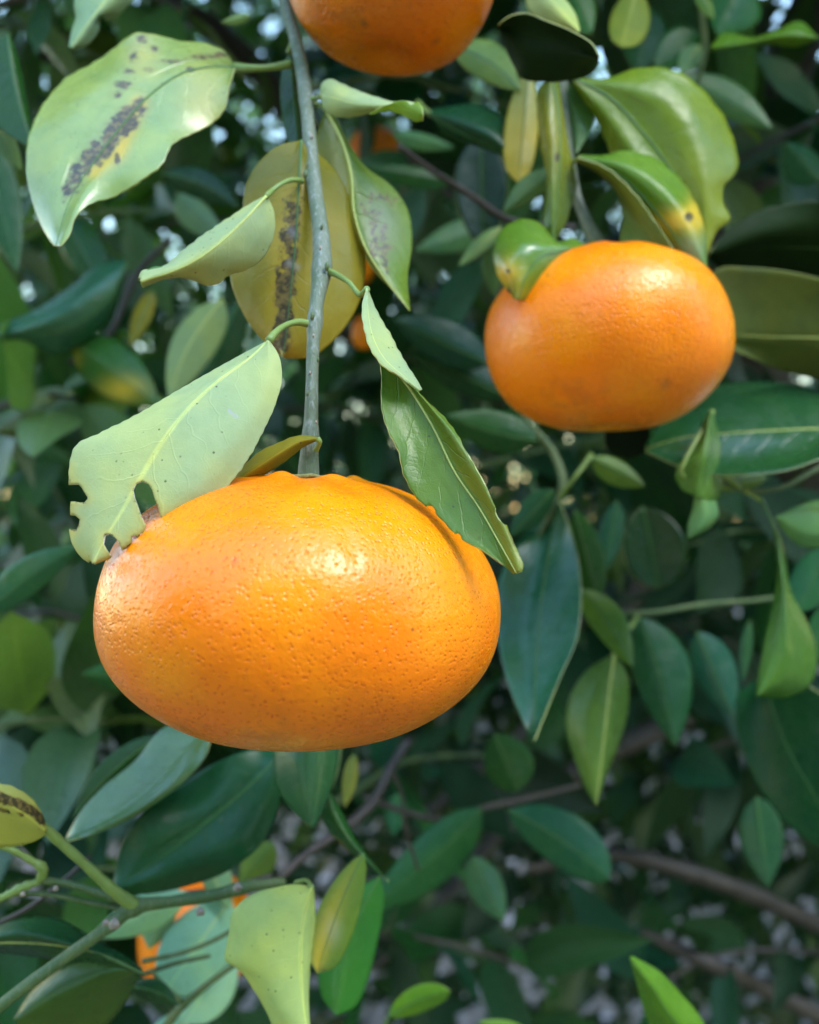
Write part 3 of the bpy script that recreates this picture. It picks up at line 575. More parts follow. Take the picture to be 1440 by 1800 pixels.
loft(t2, [rail3([(1018, 272), (1060, 272), (1100, 264), (1140, 272), (1185, 303), (1220, 350), (1240, 405), (1244, 470)], 250, 240, 4), rail3([(1020, 274), (1090, 285), (1160, 325), (1205, 380), (1228, 430), (1243, 470)], 247, 238, -3), rail3([(1022, 277), (1080, 302), (1130, 345), (1172, 395), (1205, 440), (1241, 474)], 246, 238, -1), rail3([(1022, 279), (1070, 310), (1115, 350), (1155, 405), (1195, 450), (1238, 478)], 249, 240, 2)],
     2, 'U', (0.12, 0.25, 0.025), nv=60, nu=8, rib_r=2.2, stain=st_R2, cren=0.8, label='green leaf with a yellow patch and brown ring spot')
loft(t2, [rail3([(1016, 276), (1058, 290), (1100, 322), (1138, 368), (1165, 408), (1186, 440)], 242, 233, -1), rail3([(1018, 280), (1065, 305), (1100, 345), (1130, 390), (1150, 420), (1180, 446)], 243, 234, 1), rail3([(1018, 284), (1060, 310), (1088, 345), (1096, 385), (1090, 418), (1092, 440)], 248, 240, 4)],
     1, 'D', (0.13, 0.20, 0.045), nv=40, nu=8, rib=False, cren=0.8, label='folded olive green leaf half behind the mandarin', petiole=[(1004, 285, 258)])
def st_R4(x, y, u, v):
    s = np.zeros((len(x), 3))
    for (a, b, r) in ((893, 477, 4), (894, 511, 5), (955, 492, 4)): s[:, 0] += np.exp(-((x-a)/(r*1.5))**2-((y-b)/r)**2)
    s[:, 1] = 1.1*np.exp(-((x-888)/28)**2-((y-482)/26)**2)+0.4*np.exp(-((x-915)/16)**2-((y-515)/14)**2); return s
loft(t2, [rail3([(1032, 430), (1005, 418), (980, 424), (962, 402), (935, 385), (905, 388), (880, 405), (868, 440), (872, 478), (884, 500), (905, 526)], 244, 232, 0), rail3([(1031, 433), (975, 430), (925, 430), (895, 460), (907, 526)], 241, 230, -6), rail3([(1030, 436), (985, 442), (950, 452), (925, 485), (912, 527)], 241, 229, -5), rail3([(1030, 438), (990, 455), (962, 470), (935, 500), (916, 528)], 242, 230, -4), rail3([(1032, 436), (1018, 452), (988, 468), (962, 488), (945, 510), (922, 528)], 243, 231, -2)],
     2, 'U', (0.14, 0.28, 0.03), nv=50, nu=9, rib_r=2.4, stain=st_R4, cren=0.8, gloss=True, label='spotted green leaf with a pale yellow corner lying on the mandarin', petiole=[(1046, 420, 253), (1040, 427, 250)])
def st_R5(x, y, u, v):
    s = np.zeros((len(x), 3)); s[:, 0] = np.exp(-((x-980)/5)**2-((y-277)/9)**2); s[:, 1] = 0.3*np.exp(-((y-230)/70)**2); return s
loft(t2, [rail3([(962, 140), (946, 160), (945, 200), (950, 260), (960, 305), (957, 350), (956, 400), (970, 428)], 250, 240, 2), rail3([(966, 140), (963, 200), (966, 270), (968, 350), (971, 428)], 248, 238, -2), rail3([(972, 140), (982, 200), (985, 270), (980, 350), (972, 428)], 249, 238, -1), rail3([(980, 140), (992, 220), (1000, 290), (995, 360), (973, 428)], 252, 240, 2), rail3([(984, 142), (994, 220), (1006, 280), (1015, 318), (1006, 362), (992, 400), (974, 428)], 256, 242, 4)],
     2, 'U', (0.14, 0.22, 0.035), nv=50, nu=6, rib_r=2.4, stain=st_R5, cren=0.6, label='narrow hanging leaf with a brown fleck')
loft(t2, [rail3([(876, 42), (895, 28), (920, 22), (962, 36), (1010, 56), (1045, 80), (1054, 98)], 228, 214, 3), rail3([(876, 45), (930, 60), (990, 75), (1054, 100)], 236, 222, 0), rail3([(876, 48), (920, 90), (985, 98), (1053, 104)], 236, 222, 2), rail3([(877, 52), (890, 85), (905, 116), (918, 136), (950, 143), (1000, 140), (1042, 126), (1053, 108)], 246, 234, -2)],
     1, 'D', (0.010, 0.034, 0.014), nv=40, nu=8, rib=False, label='dark shaded leaf beside the top mandarin', ripple=1)  # shade is put into this near-black underside colour
loft(t2, [rail3([(905, -40), (922, -10), (930, 20), (962, 38), (1018, 58)], 250, 236, 0), rail3([(930, -45), (960, -10), (985, 20), (1018, 57)], 246, 235, 0), rail3([(960, -45), (990, -5), (1012, 28), (1019, 55)], 250, 237, 2)],
     1, 'D', (0.36, 0.46, 0.17), nv=30, nu=8, rib_r=2.5, label='pale leaf at the top edge behind the dark one')
sleaf(t2, (984, 142), (1012, 272), (34, 10), (262, 258), (0.09, 0.21, 0.06), bend=14, nv=24, cup=(3, 4))
sleaf(t2, (975, 300), (884, 374), (18, 26), (272, 270), (0.10, 0.21, 0.09), bend=0, nv=22)
def st_R13(x, y, u, v):
    s = np.zeros((len(x), 3)); s[:, 1] = 0.6*np.clip(v*1.6, 0, 1); return s
sleaf(t2, (930, 120), (912, 322), (26, 34), (282, 274), (0.22, 0.27, 0.06), stain=st_R13, blunt=0.5, nv=24, label='yellowing leaf behind the narrow one')
sleaf(t2, (800, 80), (915, 160), (34, 36), (290, 280), (0.17, 0.28, 0.09), bend=12, nv=22)
sleaf(t2, (1120, -20), (1092, 84), (38, 32), (300, 290), (0.17, 0.23, 0.03), 'D', nv=20, blunt=0.5)
sleaf(t2, (1000, -30), (1040, 60), (30, 46), (310, 300), (0.05, 0.13, 0.02), nv=18)

# ------------------------------------------------------------------ leaves placed one by one on twigs behind and beside
def twig(label, pts, group=None, mat=M_STEM_G):
    t = thing('leafy_twig', label, 'twig', PX(pts[0][:3]), group)
    px_stem('stem', pts, mat, t, 36, 8, 0.04); return t
t = twig('olive twig with dark hanging leaf above the right hand mandarin', [(700, 255, 300, 5), (760, 300, 305, 6), (830, 345, 312, 7), (890, 385, 318, 8), (1010, 400, 330, 8)], mat=M_BARK)
loft(t, [rail3([(752, 192), (790, 186), (840, 182), (880, 200), (905, 235), (920, 290)], 292, 280, 3), rail3([(754, 196), (815, 212), (870, 240), (920, 291)], 288, 278, -3), rail3([(755, 200), (800, 228), (860, 258), (920, 292)], 288, 278, 0), rail3([(757, 205), (785, 238), (830, 255), (880, 274), (919, 292)], 292, 280, 4)],
     2, 'U', (0.022, 0.075, 0.035), nv=36, nu=6, rib_r=1.8, label='dark blue green leaf with a pale lower rim', petiole=[(735, 180, 300)])
sleaf(t, (845, 238), (850, 448), (44, 48), (330, 326), (0.012, 0.036, 0.012), cup=(-4, -4), nv=20)
sleaf(t, (880, 400), (806, 468), (12, 14), (300, 292), (0.16, 0.29, 0.12), 'D', nv=18)
sleaf(t, (862, 420), (868, 520), (22, 18), (330, 330), (0.06, 0.13, 0.03), nv=16)
sleaf(t, (690, 236), (800, 260), (14, 18), (360, 360), (0.10, 0.25, 0.13), nv=16)
sleaf(t, (800, 320), (640, 292), (24, 16), (380, 370), (0.05, 0.13, 0.05), nv=16)
sleaf(t, (880, 395), (730, 440), (26, 30), (400, 390), (0.10, 0.24, 0.13), nv=16)

t = twig('pale green leaf and its twig hanging in from the top left edge', [(260, -120, 260, 7), (240, -60, 262, 6), (225, -10, 264, 5)])
loft(t, [rail3([(228, -50), (172, -45), (138, -20), (131, 8), (134, 30), (126, 60), (122, 83)], 250, 240, 3), rail3([(229, -50), (195, -10), (160, 35), (126, 84)], 247, 238, -2), rail3([(230, -50), (240, -10), (222, 12), (200, 30), (186, 34), (183, 22), (176, 28), (174, 50), (165, 66), (150, 80), (130, 86)], 249, 240, 2)],
     1, 'D', (0.27, 0.42, 0.25), nv=60, nu=8, rib_r=2, label='pale mint leaf with a torn edge')
sleaf(t, (442, 28), (388, 40), (10, 8), (270, 268), (0.16, 0.26, 0.09), nv=14)

t = twig('twig with two long dark leaves along the upper left edge', [(-60, 160, 280, 7), (-30, 120, 284, 6), (-5, 60, 290, 5)])
sleaf(t, (14, 58), (60, 262), (16, 78), (268, 256), (0.030, 0.085, 0.018), bend=-8, nv=30, cup=(5, 3), label='dark leaf with a pale edge')
sleaf(t, (-10, 210), (40, 300), (14, 20), (276, 270), (0.10, 0.19, 0.07), 'D', nv=18)
sleaf(t, (-30, 230), (30, 480), (40, 40), (330, 320), (0.030, 0.10, 0.03), nv=18)

t = twig('twig at the right edge with three broad shaded leaves beside the mandarin', [(1560, 260, 330, 8), (1520, 420, 320, 8), (1500, 600, 316, 8), (1480, 760, 316, 7)])
loft(t, [rail3([(1500, 360), (1440, 352), (1365, 360), (1310, 382), (1270, 414), (1246, 446)], 276, 276, 4), rail3([(1500, 400), (1420, 400), (1340, 410), (1246, 448)], 282, 277, 0), rail3([(1500, 440), (1420, 435), (1340, 435), (1246, 450)], 288, 279, 2), rail3([(1500, 500), (1430, 490), (1340, 478), (1270, 474), (1247, 455)], 297, 284, 6)],
     2, 'D', (0.010, 0.032, 0.005), nv=40, nu=6, rib_r=1.8, rib_mat=M_RIB_GREEN, label='leaf coloured dark for shade with a finely notched rim', cren=1.4)  # underside colour darkened to hold the shade of facing down
loft(t, [rail3([(1510, 505), (1440, 488), (1380, 476), (1320, 470), (1262, 472), (1240, 490)], 280, 274, -4), rail3([(1510, 550), (1440, 540), (1340, 535), (1245, 520)], 284, 274, 0), rail3([(1510, 600), (1440, 594), (1350, 592), (1260, 585)], 286, 276, 3), rail3([(1510, 640), (1440, 622), (1350, 615), (1270, 600)], 284, 278, 8), rail3([(1510, 690), (1440, 668), (1370, 650), (1300, 620)], 286, 280, 14)],
     2, 'D', (0.10, 0.135, 0.035), nv=40, nu=6, rib_r=2.2, label='olive underside leaf touching the mandarin')
loft(t, [rail3([(1500, 690), (1440, 684), (1380, 674), (1310, 670), (1255, 678), (1205, 715), (1160, 745), (1134, 785)], 292, 288, 10), rail3([(1500, 720), (1400, 715), (1280, 720), (1190, 750), (1134, 787)], 284, 287, 3), rail3([(1500, 752), (1400, 755), (1280, 762), (1190, 772), (1134, 789)], 276, 286, -2), rail3([(1500, 770), (1400, 795), (1290, 805), (1200, 800), (1135, 791)], 268, 285, -5), rail3([(1500, 800), (1440, 808), (1390, 825), (1320, 834), (1250, 834), (1180, 814), (1136, 793)], 260, 284, -9)],
     2, 'U', (0.030, 0.10, 0.035), nv=40, nu=7, rib_r=2.0, rib_mat=M_RIB_PALE, gloss=True, label='long bluish glossy leaf')
sleaf(t, (1450, 470), (1300, 430), (30, 24), (315, 310), (0.02, 0.07, 0.03), nv=16)

t = twig('thin twig at right with crumpled and twisted bright green leaves', [(1490, 800, 296, 6), (1430, 828, 292, 6), (1370, 858, 288, 6), (1310, 862, 286, 6), (1270, 848, 284, 5)])
loft(t, [rail3([(1252, 722), (1238, 735), (1228, 768), (1210, 800), (1190, 822), (1190, 848), (1204, 864), (1222, 872)], 268, 262, 0), rail3([(1252, 721), (1244, 760), (1238, 800), (1228, 840), (1226, 874)], 266, 261, -4), rail3([(1253, 722), (1255, 770), (1248, 820), (1240, 850), (1234, 878)], 270, 264, 0), rail3([(1254, 723), (1266, 780), (1272, 840), (1262, 880), (1244, 892)], 278, 270, 2)],
     2, 'U', (0.10, 0.22, 0.05), nv=36, nu=6, rib_r=1.8, cren=2.0, ripple=2, label='crumpled pointed leaf', petiole=[(1302, 858, 286), (1275, 838, 280), (1240, 830, 272), (1205, 838, 262)], pet_r=4)
loft(t, [rail3([(1222, 868), (1218, 895), (1210, 922), (1210, 946)], 266, 264, 0), rail3([(1240, 880), (1240, 905), (1228, 930), (1211, 946)], 264, 263, -2), rail3([(1258, 880), (1262, 908), (1250, 924), (1212, 946)], 267, 264, 0)], 1, 'D', (0.11, 0.24, 0.09), nv=20, nu=5, rib=False, label='folded tip of the crumpled leaf')
sleaf(t, (1480, 935), (1362, 908), (26, 40), (276, 270), (0.10, 0.23, 0.09), bend=16, nv=24, label='bright green leaf at the right edge')
sleaf(t, (1480, 880), (1368, 905), (30, 10), (290, 276), (0.09, 0.21, 0.08), nv=22)
loft(t, [rail3([(1335, 880), (1352, 910), (1362, 950), (1366, 1000), (1358, 1060), (1345, 1120), (1336, 1170), (1328, 1222)], 282, 266, 2), rail3([(1338, 879), (1362, 930), (1374, 1000), (1380, 1080), (1375, 1150), (1332, 1224)], 280, 264, -2), rail3([(1340, 879), (1370, 950), (1385, 1050), (1400, 1120), (1395, 1180), (1335, 1225)], 281, 265, 0), rail3([(1342, 878), (1376, 950), (1392, 1040), (1425, 1105), (1438, 1150), (1425, 1205), (1385, 1226), (1338, 1226)], 286, 270, 4)],
     1, 'U', (0.07, 0.18, 0.035), nv=40, nu=7, rib_r=2.0, label='long twisted hanging green leaf', petiole=[(1310, 862, 286)])
sleaf(t, (1460, 960), (1402, 1075), (34, 40), (300, 296), (0.035, 0.13, 0.07), nv=20, blunt=0.6)
sleaf(t, (1470, 1060), (1420, 1170), (30, 30), (320, 316), (0.05, 0.14, 0.05), nv=16)
sleaf(t, (1350, 840), (1240, 860), (14, 18), (310, 300), (0.12, 0.20, 0.03), nv=16)

t = twig('dark forked twig below the right hand mandarin with a large sky blue glossy leaf', [(870, 640, 330, 9), (925, 740, 330, 9), (975, 800, 328, 9), (990, 850, 322, 9), (960, 920, 320, 7), (900, 1010, 320, 5)])
loft(t, [rail3([(976, 880), (945, 912), (905, 960), (880, 1010), (872, 1070), (880, 1150), (905, 1235), (934, 1302)], 331, 271, -0.6), rail3([(978, 880), (955, 960), (925, 1060), (922, 1180), (935, 1303)], 327, 269, 0), rail3([(980, 880), (968, 960), (950, 1070), (942, 1190), (936, 1304)], 322, 267, 0.4), rail3([(981, 880), (985, 960), (985, 1060), (970, 1180), (937, 1303)], 317, 265, 0), rail3([(983, 880), (1002, 930), (1018, 990), (1022, 1050), (1014, 1122), (985, 1190), (958, 1255), (939, 1302)], 312, 263, -0.6)],
     2, 'U', (0.024, 0.12, 0.060), gloss=True, nv=50, nu=8, rib_r=2.0, rib_mat=M_RIB_GREEN, label='large leaf reflecting blue sky', petiole=[(1040, 800, 320), (1010, 840, 312)], ripple=1.5)
sleaf(t, (975, 860), (895, 945), (22, 26), (316, 312), (0.035, 0.10, 0.05), nv=18)
sleaf(t, (945, 775), (782, 730), (34, 40), (320, 316), (0.035, 0.11, 0.035), bend=6, nv=22)
sleaf(t, (1010, 895), (1050, 1050), (32, 30), (334, 330), (0.030, 0.085, 0.018), nv=20, blunt=0.6)
sleaf(t, (1040, 805), (1135, 855), (20, 26), (318, 312), (0.13, 0.25, 0.05), nv=18)
sleaf(t, (1130, 890), (1160, 1035), (62, 50), (345, 340), (0.012, 0.045, 0.012), nv=20, blunt=0.6, cup=(-5, -5))
sleaf(t, (1085, 880), (1060, 1010), (22, 20), (380, 376), (0.03, 0.10, 0.07), nv=16)
sleaf(t, (860, 640), (690, 560), (36, 44), (360, 352), (0.018, 0.07, 0.045), nv=18)
sleaf(t, (900, 700), (720, 620), (30, 40), (370, 362), (0.020, 0.065, 0.025), nv=18)

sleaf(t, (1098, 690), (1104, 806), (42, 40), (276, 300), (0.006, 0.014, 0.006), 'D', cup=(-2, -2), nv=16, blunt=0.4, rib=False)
t = twig('thin teal twig across the right middle with leaves hanging below it', [(1430, 1040, 372, 5), (1330, 1055, 366, 5), (1240, 1062, 360, 6), (1130, 1078, 352, 6), (1040, 1072, 350, 5), (1000, 1060, 352, 4)])
sleaf(t, (1020, 1035), (1112, 1174), (30, 30), (330, 316), (0.10, 0.21, 0.04), bend=10, nv=24, label='mid green leaf with a yellowish tip')
loft(t, [rail3([(1075, 1150), (1030, 1180), (1002, 1225), (995, 1275), (1012, 1340), (1035, 1395), (1046, 1415)], 326, 308, 4), rail3([(1077, 1150), (1045, 1210), (1030, 1280), (1035, 1350), (1047, 1416)], 322, 306, 0), rail3([(1080, 1150), (1072, 1210), (1064, 1280), (1056, 1350), (1048, 1416)], 321, 305, -1), rail3([(1084, 1150), (1104, 1190), (1106, 1235), (1092, 1300), (1068, 1360), (1050, 1415)], 325, 308, 3)],
     2, 'U', (0.125, 0.24, 0.06), nv=36, nu=7, rib_r=2.2, rib_mat=M_RIB_PALE, label='pale green pointed leaf hanging below the twig', petiole=[(1120, 1085, 350)])
sleaf(t, (1125, 1085), (1188, 1312), (58, 44), (338, 322), (0.032, 0.11, 0.05), bend=6, nv=24, label='teal green pointed leaf')
sleaf(t, (1225, 1110), (1290, 1260), (40, 36), (360, 350), (0.025, 0.10, 0.07), nv=18)
sleaf(t, (1318, 1092), (1306, 1200), (10, 12), (340, 336), (0.04, 0.12, 0.06), nv=14)
sleaf(t, (870, 1290), (910, 1392), (48, 40), (380, 376), (0.025, 0.085, 0.02), nv=18, blunt=0.6)

t = twig('twig at the right edge with a very large dark glossy leaf below', [(1500, 1080, 330, 7), (1430, 1120, 330, 6), (1370, 1180, 328, 5)])
loft(t, [rail3([(1340, 1190), (1300, 1215), (1292, 1260), (1305, 1320), (1335, 1385), (1375, 1440), (1420, 1478), (1480, 1508)], 346, 296, 0), rail3([(1342, 1188), (1325, 1250), (1350, 1340), (1400, 1420), (1482, 1508)], 339, 291, 0), rail3([(1345, 1186), (1360, 1250), (1390, 1325), (1430, 1395), (1484, 1508)], 328, 283, 1), rail3([(1348, 1184), (1395, 1240), (1440, 1310), (1470, 1390), (1488, 1506)], 316, 274, 0), rail3([(1352, 1182), (1420, 1205), (1490, 1270), (1520, 1370), (1492, 1504)], 306, 268, -1)],
     2, 'U', (0.022, 0.090, 0.042), nv=40, nu=7, rib_r=2.4, label='very large dark leaf with a blue sheen')
sleaf(t, (1330, 1400), (1350, 1560), (40, 40), (360, 350), (0.022, 0.08, 0.04), nv=18)

t = twig('grey twig low in the middle with blue green leaves on both sides', [(1020, 1380, 440, 4), (920, 1405, 420, 5), (850, 1420, 410, 6), (780, 1440, 400, 6), (690, 1420, 390, 7), (640, 1400, 380, 6)], mat=M_BARK)
sleaf(t, (893, 1424), (1072, 1548), (52, 44), (360, 348), (0.035, 0.125, 0.075), bend=10, nv=24, blunt=0.6, label='blue green oval leaf')
sleaf(t, (848, 1420), (640, 1605), (48, 44), (380, 366), (0.040, 0.13, 0.05), bend=8, nv=24, label='deep green long leaf')
sleaf(t, (830, 1505), (886, 1620), (30, 34), (372, 362), (0.06, 0.17, 0.09), nv=20)
sleaf(t, (700, 1395), (690, 1470), (20, 18), (420, 415), (0.05, 0.16, 0.09), nv=14)

t = twig('short twig under the front mandarin with a tip down grey green leaf', [(606, 1180, 260, 6), (600, 1290, 262, 6), (590, 1360, 262, 5), (562, 1420, 262, 4)])
loft(t, [rail3([(560, 1250), (500, 1275), (480, 1330), (482, 1375), (505, 1415), (543, 1454)], 240, 228, 3), rail3([(562, 1250), (525, 1320), (528, 1390), (546, 1455)], 237, 226, -2), rail3([(566, 1250), (560, 1330), (556, 1400), (549, 1456)], 236, 226, -1), rail3([(570, 1250), (594, 1300), (590, 1360), (572, 1415), (556, 1450)], 240, 228, 3)],
     2, 'U', (0.055, 0.125, 0.065), nv=36, nu=6, rib_r=1.8, label='grey green leaf pointing down with a pale tip')
loft(t, [rail3([(575, 1395), (566, 1420), (572, 1452), (600, 1485), (640, 1520), (682, 1548)], 250, 236, 0), rail3([(578, 1394), (588, 1430), (610, 1470), (645, 1512), (683, 1549)], 246, 236, -2), rail3([(582, 1394), (604, 1430), (624, 1470), (650, 1508), (684, 1550)], 250, 237, 0)], 1, 'U', (0.03, 0.09, 0.022), nv=26, nu=5, rib=False, label='narrow curled dark leaf')
sleaf(t, (622, 1325), (606, 1420), (14, 12), (300, 296), (0.22, 0.24, 0.05), nv=16)
px_stem('side_shoot', [(720, 1300, 330, 9), (690, 1345, 322, 10), (655, 1410, 312, 11), (600, 1460, 300, 10), (540, 1500, 290, 9), (490, 1545, 280, 9)], M_BARK, t, 30, 8, 0.05)
px_stem('side_shoot', [(735, 1530, 330, 3), (712, 1450, 328, 5), (705, 1390, 326, 4), (685, 1350, 324, 5)], M_BARK, t, 24, 7, 0.15)

# ------------------------------------------------------------------ the green twigs at lower left
t4 = thing('leafy_twig', 'forked green twig crossing the lower left corner with pale cut knob', 'twig', PX((0, 1780, 205)))
px_stem('stem', [(-40, 1800, 200, 13), (40, 1738, 203, 13), (120, 1680, 206, 13), (190, 1630, 209, 12), (232, 1597, 212, 15), (300, 1585, 216, 12), (370, 1575, 220, 13), (430, 1560, 224, 12), (500, 1550, 230, 9)], M_STEM_G, t4, 70, 12, 0.03, [(196, 1626, .25), (236, 1596, .25), (420, 1562, .2)])
px_stem('side_shoot', [(236, 1592, 212, 15), (205, 1570, 209, 13), (150, 1520, 205, 10), (100, 1475, 202, 11), (78, 1455, 200, 10), (40, 1422, 199, 9)], M_PETIOLE, t4, 40, 10, 0.04)
px_stem('side_shoot', [(230, 1590, 213, 9), (180, 1572, 213, 8), (110, 1552, 213, 7), (72, 1548, 212, 8)], M_STEM_G, t4, 30, 8, 0.08)
px_stem('side_shoot', [(70, 1548, 212, 7), (76, 1530, 211, 9), (50, 1510, 210, 7), (15, 1492, 209, 7), (-30, 1478, 208, 7)], M_PETIOLE, t4, 30, 8, 0.10, [(74, 1532, .3)])
px_stem('side_shoot', [(72, 1548, 212, 7), (40, 1560, 211, 8), (10, 1575, 210, 8), (-30, 1590, 209, 8)], M_PETIOLE, t4, 24, 8, 0.12, [(40, 1563, .3)])
px_stem('side_shoot', [(225, 1600, 214, 6), (150, 1585, 214, 6), (80, 1572, 213, 5), (30, 1572, 213, 5), (-40, 1590, 213, 5)], M_STEM_G, t4, 24, 8, 0.12)
def knob(x, y, d, r):
    c = PX((x, y, d)); rr = r*d*0.001/F_PX; n, k = 12, 7; V = []
    for i in range(k):
        th = math.pi*i/(k-1)
        for j in range(n):
            f = 2*math.pi*j/n; q = rr*(1+0.12*math.sin(3*f+i)+0.10*math.sin(5*f))
            V.append(c+np.array([q*math.sin(th)*math.cos(f), -q*math.cos(th)*0.7, q*math.sin(th)*math.sin(f)]))
    obj_from('knob', V, [(i*n+j, i*n+(j+1) % n, (i+1)*n+(j+1) % n, (i+1)*n+j) for i in range(k-1) for j in range(n)], [M_KNOB], t4, origin=c)
for q in ((201, 1625, 198, 10), (418, 1560, 213, 8), (352, 1603, 213, 8), (98, 1562, 204, 5), (40, 1572, 203, 5), (186, 1622, 203, 6)): knob(*q)
def st_B12(x, y, u, v):
    s = np.zeros((len(x), 3)); s[:, 0] = 1.0*np.exp(-(seg_dist(x, y, [(-10, 1398), (30, 1412), (55, 1425), (75, 1445)])/8)**4)+0.9*np.exp(-(seg_dist(x, y, [(0, 1420), (40, 1433)])/3)**2)
    s[:, 1] = 0.2; return s
loft(t4, [rail3([(82, 1458), (72, 1430), (55, 1405), (22, 1384), (-20, 1378), (-70, 1380)], 200, 194, 1), rail3([(80, 1460), (40, 1428), (0, 1408), (-70, 1400)], 198, 192, -1), rail3([(80, 1466), (60, 1478), (30, 1486), (-10, 1488), (-70, 1470)], 200, 194, 2)],
     1, 'D', (0.34, 0.42, 0.13), nv=40, nu=10, rib=False, stain=st_B12, cren=0.8, label='pale yellow green leaf with a dark purple streak')
loft(t4, [rail3([(-50, 1650), (10, 1622), (60, 1611), (110, 1617), (150, 1640), (195, 1666), (228, 1684), (256, 1712)], 226, 220, 4), rail3([(-50, 1655), (40, 1640), (130, 1660), (256, 1713)], 222, 218, -2), rail3([(-50, 1660), (30, 1657), (120, 1665), (200, 1685), (256, 1714)], 222, 218, 0), rail3([(-50, 1670), (40, 1680), (130, 1690), (200, 1698), (256, 1716)], 225, 220, 4)],
     2, 'U', (0.028, 0.085, 0.035), nv=36, nu=6, rib_r=1.8, rib_mat=M_RIB_PALE, label='dark blue green leaf under the twig')
loft(t4, [rail3([(250, 1700), (200, 1690), (130, 1694), (80, 1722), (45, 1755), (24, 1790)], 234, 228, 4), rail3([(250, 1702), (190, 1708), (120, 1738), (24, 1792)], 230, 226, 0), rail3([(248, 1706), (190, 1735), (120, 1775), (30, 1800)], 230, 226, 2), rail3([(246, 1710), (226, 1755), (185, 1805), (110, 1840), (40, 1830)], 234, 230, 5)],
     1, 'U', (0.060, 0.125, 0.028), nv=36, nu=6, rib_r=1.6, rib_mat=M_RIB_GREEN, label='matt olive green leaf at the bottom left')
sleaf(t4, (230, 1735), (316, 1768), (22, 20), (246, 240), (0.018, 0.065, 0.022), bend=8, nv=20)
loft(t4, [rail3([(490, 1312), (440, 1318), (380, 1340), (310, 1385), (250, 1430), (215, 1480), (197, 1555)], 261, 240, 0), rail3([(492, 1318), (420, 1370), (340, 1430), (260, 1490), (197, 1558)], 258, 239, -1), rail3([(494, 1325), (440, 1380), (370, 1440), (280, 1510), (198, 1562)], 256, 238, 0.5), rail3([(496, 1335), (470, 1410), (410, 1475), (310, 1530), (198, 1565)], 255, 237.5, -1), rail3([(498, 1345), (488, 1425), (458, 1485), (400, 1532), (330, 1558), (250, 1572), (200, 1568)], 256, 239, 0)],
     2, 'U', (0.020, 0.082, 0.040), nv=60, nu=8, rib_r=1.4, ripple=3.0, label='big dark glossy leaf below the front mandarin', rib_mat=M_RIB_GREEN)
loft(t4, [rail3([(372, 1262), (330, 1262), (290, 1278), (235, 1340), (180, 1385), (140, 1430), (114, 1475)], 256, 238, 1), rail3([(372, 1266), (320, 1290), (250, 1365), (180, 1425), (114, 1476)], 252, 236, 0), rail3([(372, 1270), (335, 1310), (280, 1375), (200, 1435), (114, 1477)], 249, 235, 0), rail3([(372, 1278), (350, 1320), (310, 1370), (230, 1428), (116, 1478)], 249, 235, -2), rail3([(372, 1285), (365, 1320), (330, 1368), (270, 1415), (190, 1458), (118, 1479)], 247, 234, 0)],
     2, 'U', (0.060, 0.15, 0.06), nv=50, nu=8, rib_r=1.6, gloss=True, label='slender two toned leaf with a blue sheen')
sleaf(t4, (282, 1292), (126, 1440), (22, 26), (268, 262), (0.020, 0.06, 0.016), bend=-10, nv=24, label='dark leaf with a pale upper edge')
sleaf(t4, (430, 1410), (200, 1590), (10, 60), (272, 262), (0.014, 0.05, 0.012), nv=24)
loft(t4, [rail3([(548, 1560), (522, 1556), (480, 1562), (440, 1575), (412, 1600), (404, 1640), (400, 1690), (418, 1700), (440, 1728), (466, 1770), (485, 1810), (520, 1850)], 208, 198, 2), rail3([(548, 1560), (490, 1600), (460, 1660), (480, 1740), (530, 1850)], 205, 196, -2), rail3([(548, 1560), (536, 1610), (530, 1680), (534, 1760), (545, 1850)], 205, 196, 0)],
     2, 'D', (0.36, 0.47, 0.13), us=[-1, -0.5, 0], nv=60, nu=8, rib=False, cren=0.6, label='bright yellow green leaf folded along its midrib at the bottom') if False else None
loft(t4, [rail3([(548, 1560), (522, 1556), (480, 1562), (440, 1575), (412, 1600), (404, 1640), (400, 1690), (418, 1700), (440, 1728), (466, 1770), (485, 1810), (520, 1850)], 208, 198, 2), rail3([(548, 1560), (490, 1600), (460, 1660), (480, 1740), (530, 1850)], 205, 196, -2), rail3([(548, 1560), (534, 1610), (528, 1680), (532, 1760), (545, 1850)], 204, 195, 0), rail3([(550, 1562), (553, 1610), (545, 1690), (540, 1770), (547, 1850)], 212, 202, 3)],
     2, 'D', (0.44, 0.56, 0.19), nv=60, nu=8, rib_r=2.0, cren=0.6, label='bright yellow green leaf folded along its midrib at the bottom', petiole=[(520, 1552, 222), (540, 1548, 216)], pet_r=4)
def st_B8(x, y, u, v):
    s = np.zeros((len(x), 3)); s[:, 1] = 0.7*np.exp(-((u-0.3)/0.5)**2)*np.clip(v, 0, 1); s[:, 2] = 0.25*np.exp(-((x-585)/14)**2-((y-1635)/24)**2); s[:, 0] = 0.5*np.exp(-((x-565)/16)**2-((y-1705)/6)**2); return s
sleaf(t4, (640, 1500), (558, 1712), (38, 34), (226, 214), (0.10, 0.19, 0.03), bend=-6, cup=(4, -2), nv=40, nu=5, blunt=0.45, stain=st_B8, label='glossy leaf turning yellow with a brown tip')
sleaf(t4, (668, 1540), (590, 1785), (52, 44), (252, 240), (0.045, 0.16, 0.03), bend=-18, nv=30, blunt=0.5, label='fresh green leaf behind the yellowing one')
px_stem('side_shoot', [(420, 1690, 250, 6), (350, 1742, 250, 7), (310, 1780, 250, 9), (270, 1840, 250, 11)], M_STEM_G, t4, 24, 8, 0.05)
px_stem('side_shoot', [(250, 1690, 246, 5), (320, 1675, 248, 5), (400, 1640, 250, 5), (430, 1620, 252, 5)], M_STEM_G, t4, 24, 8, 0.05)
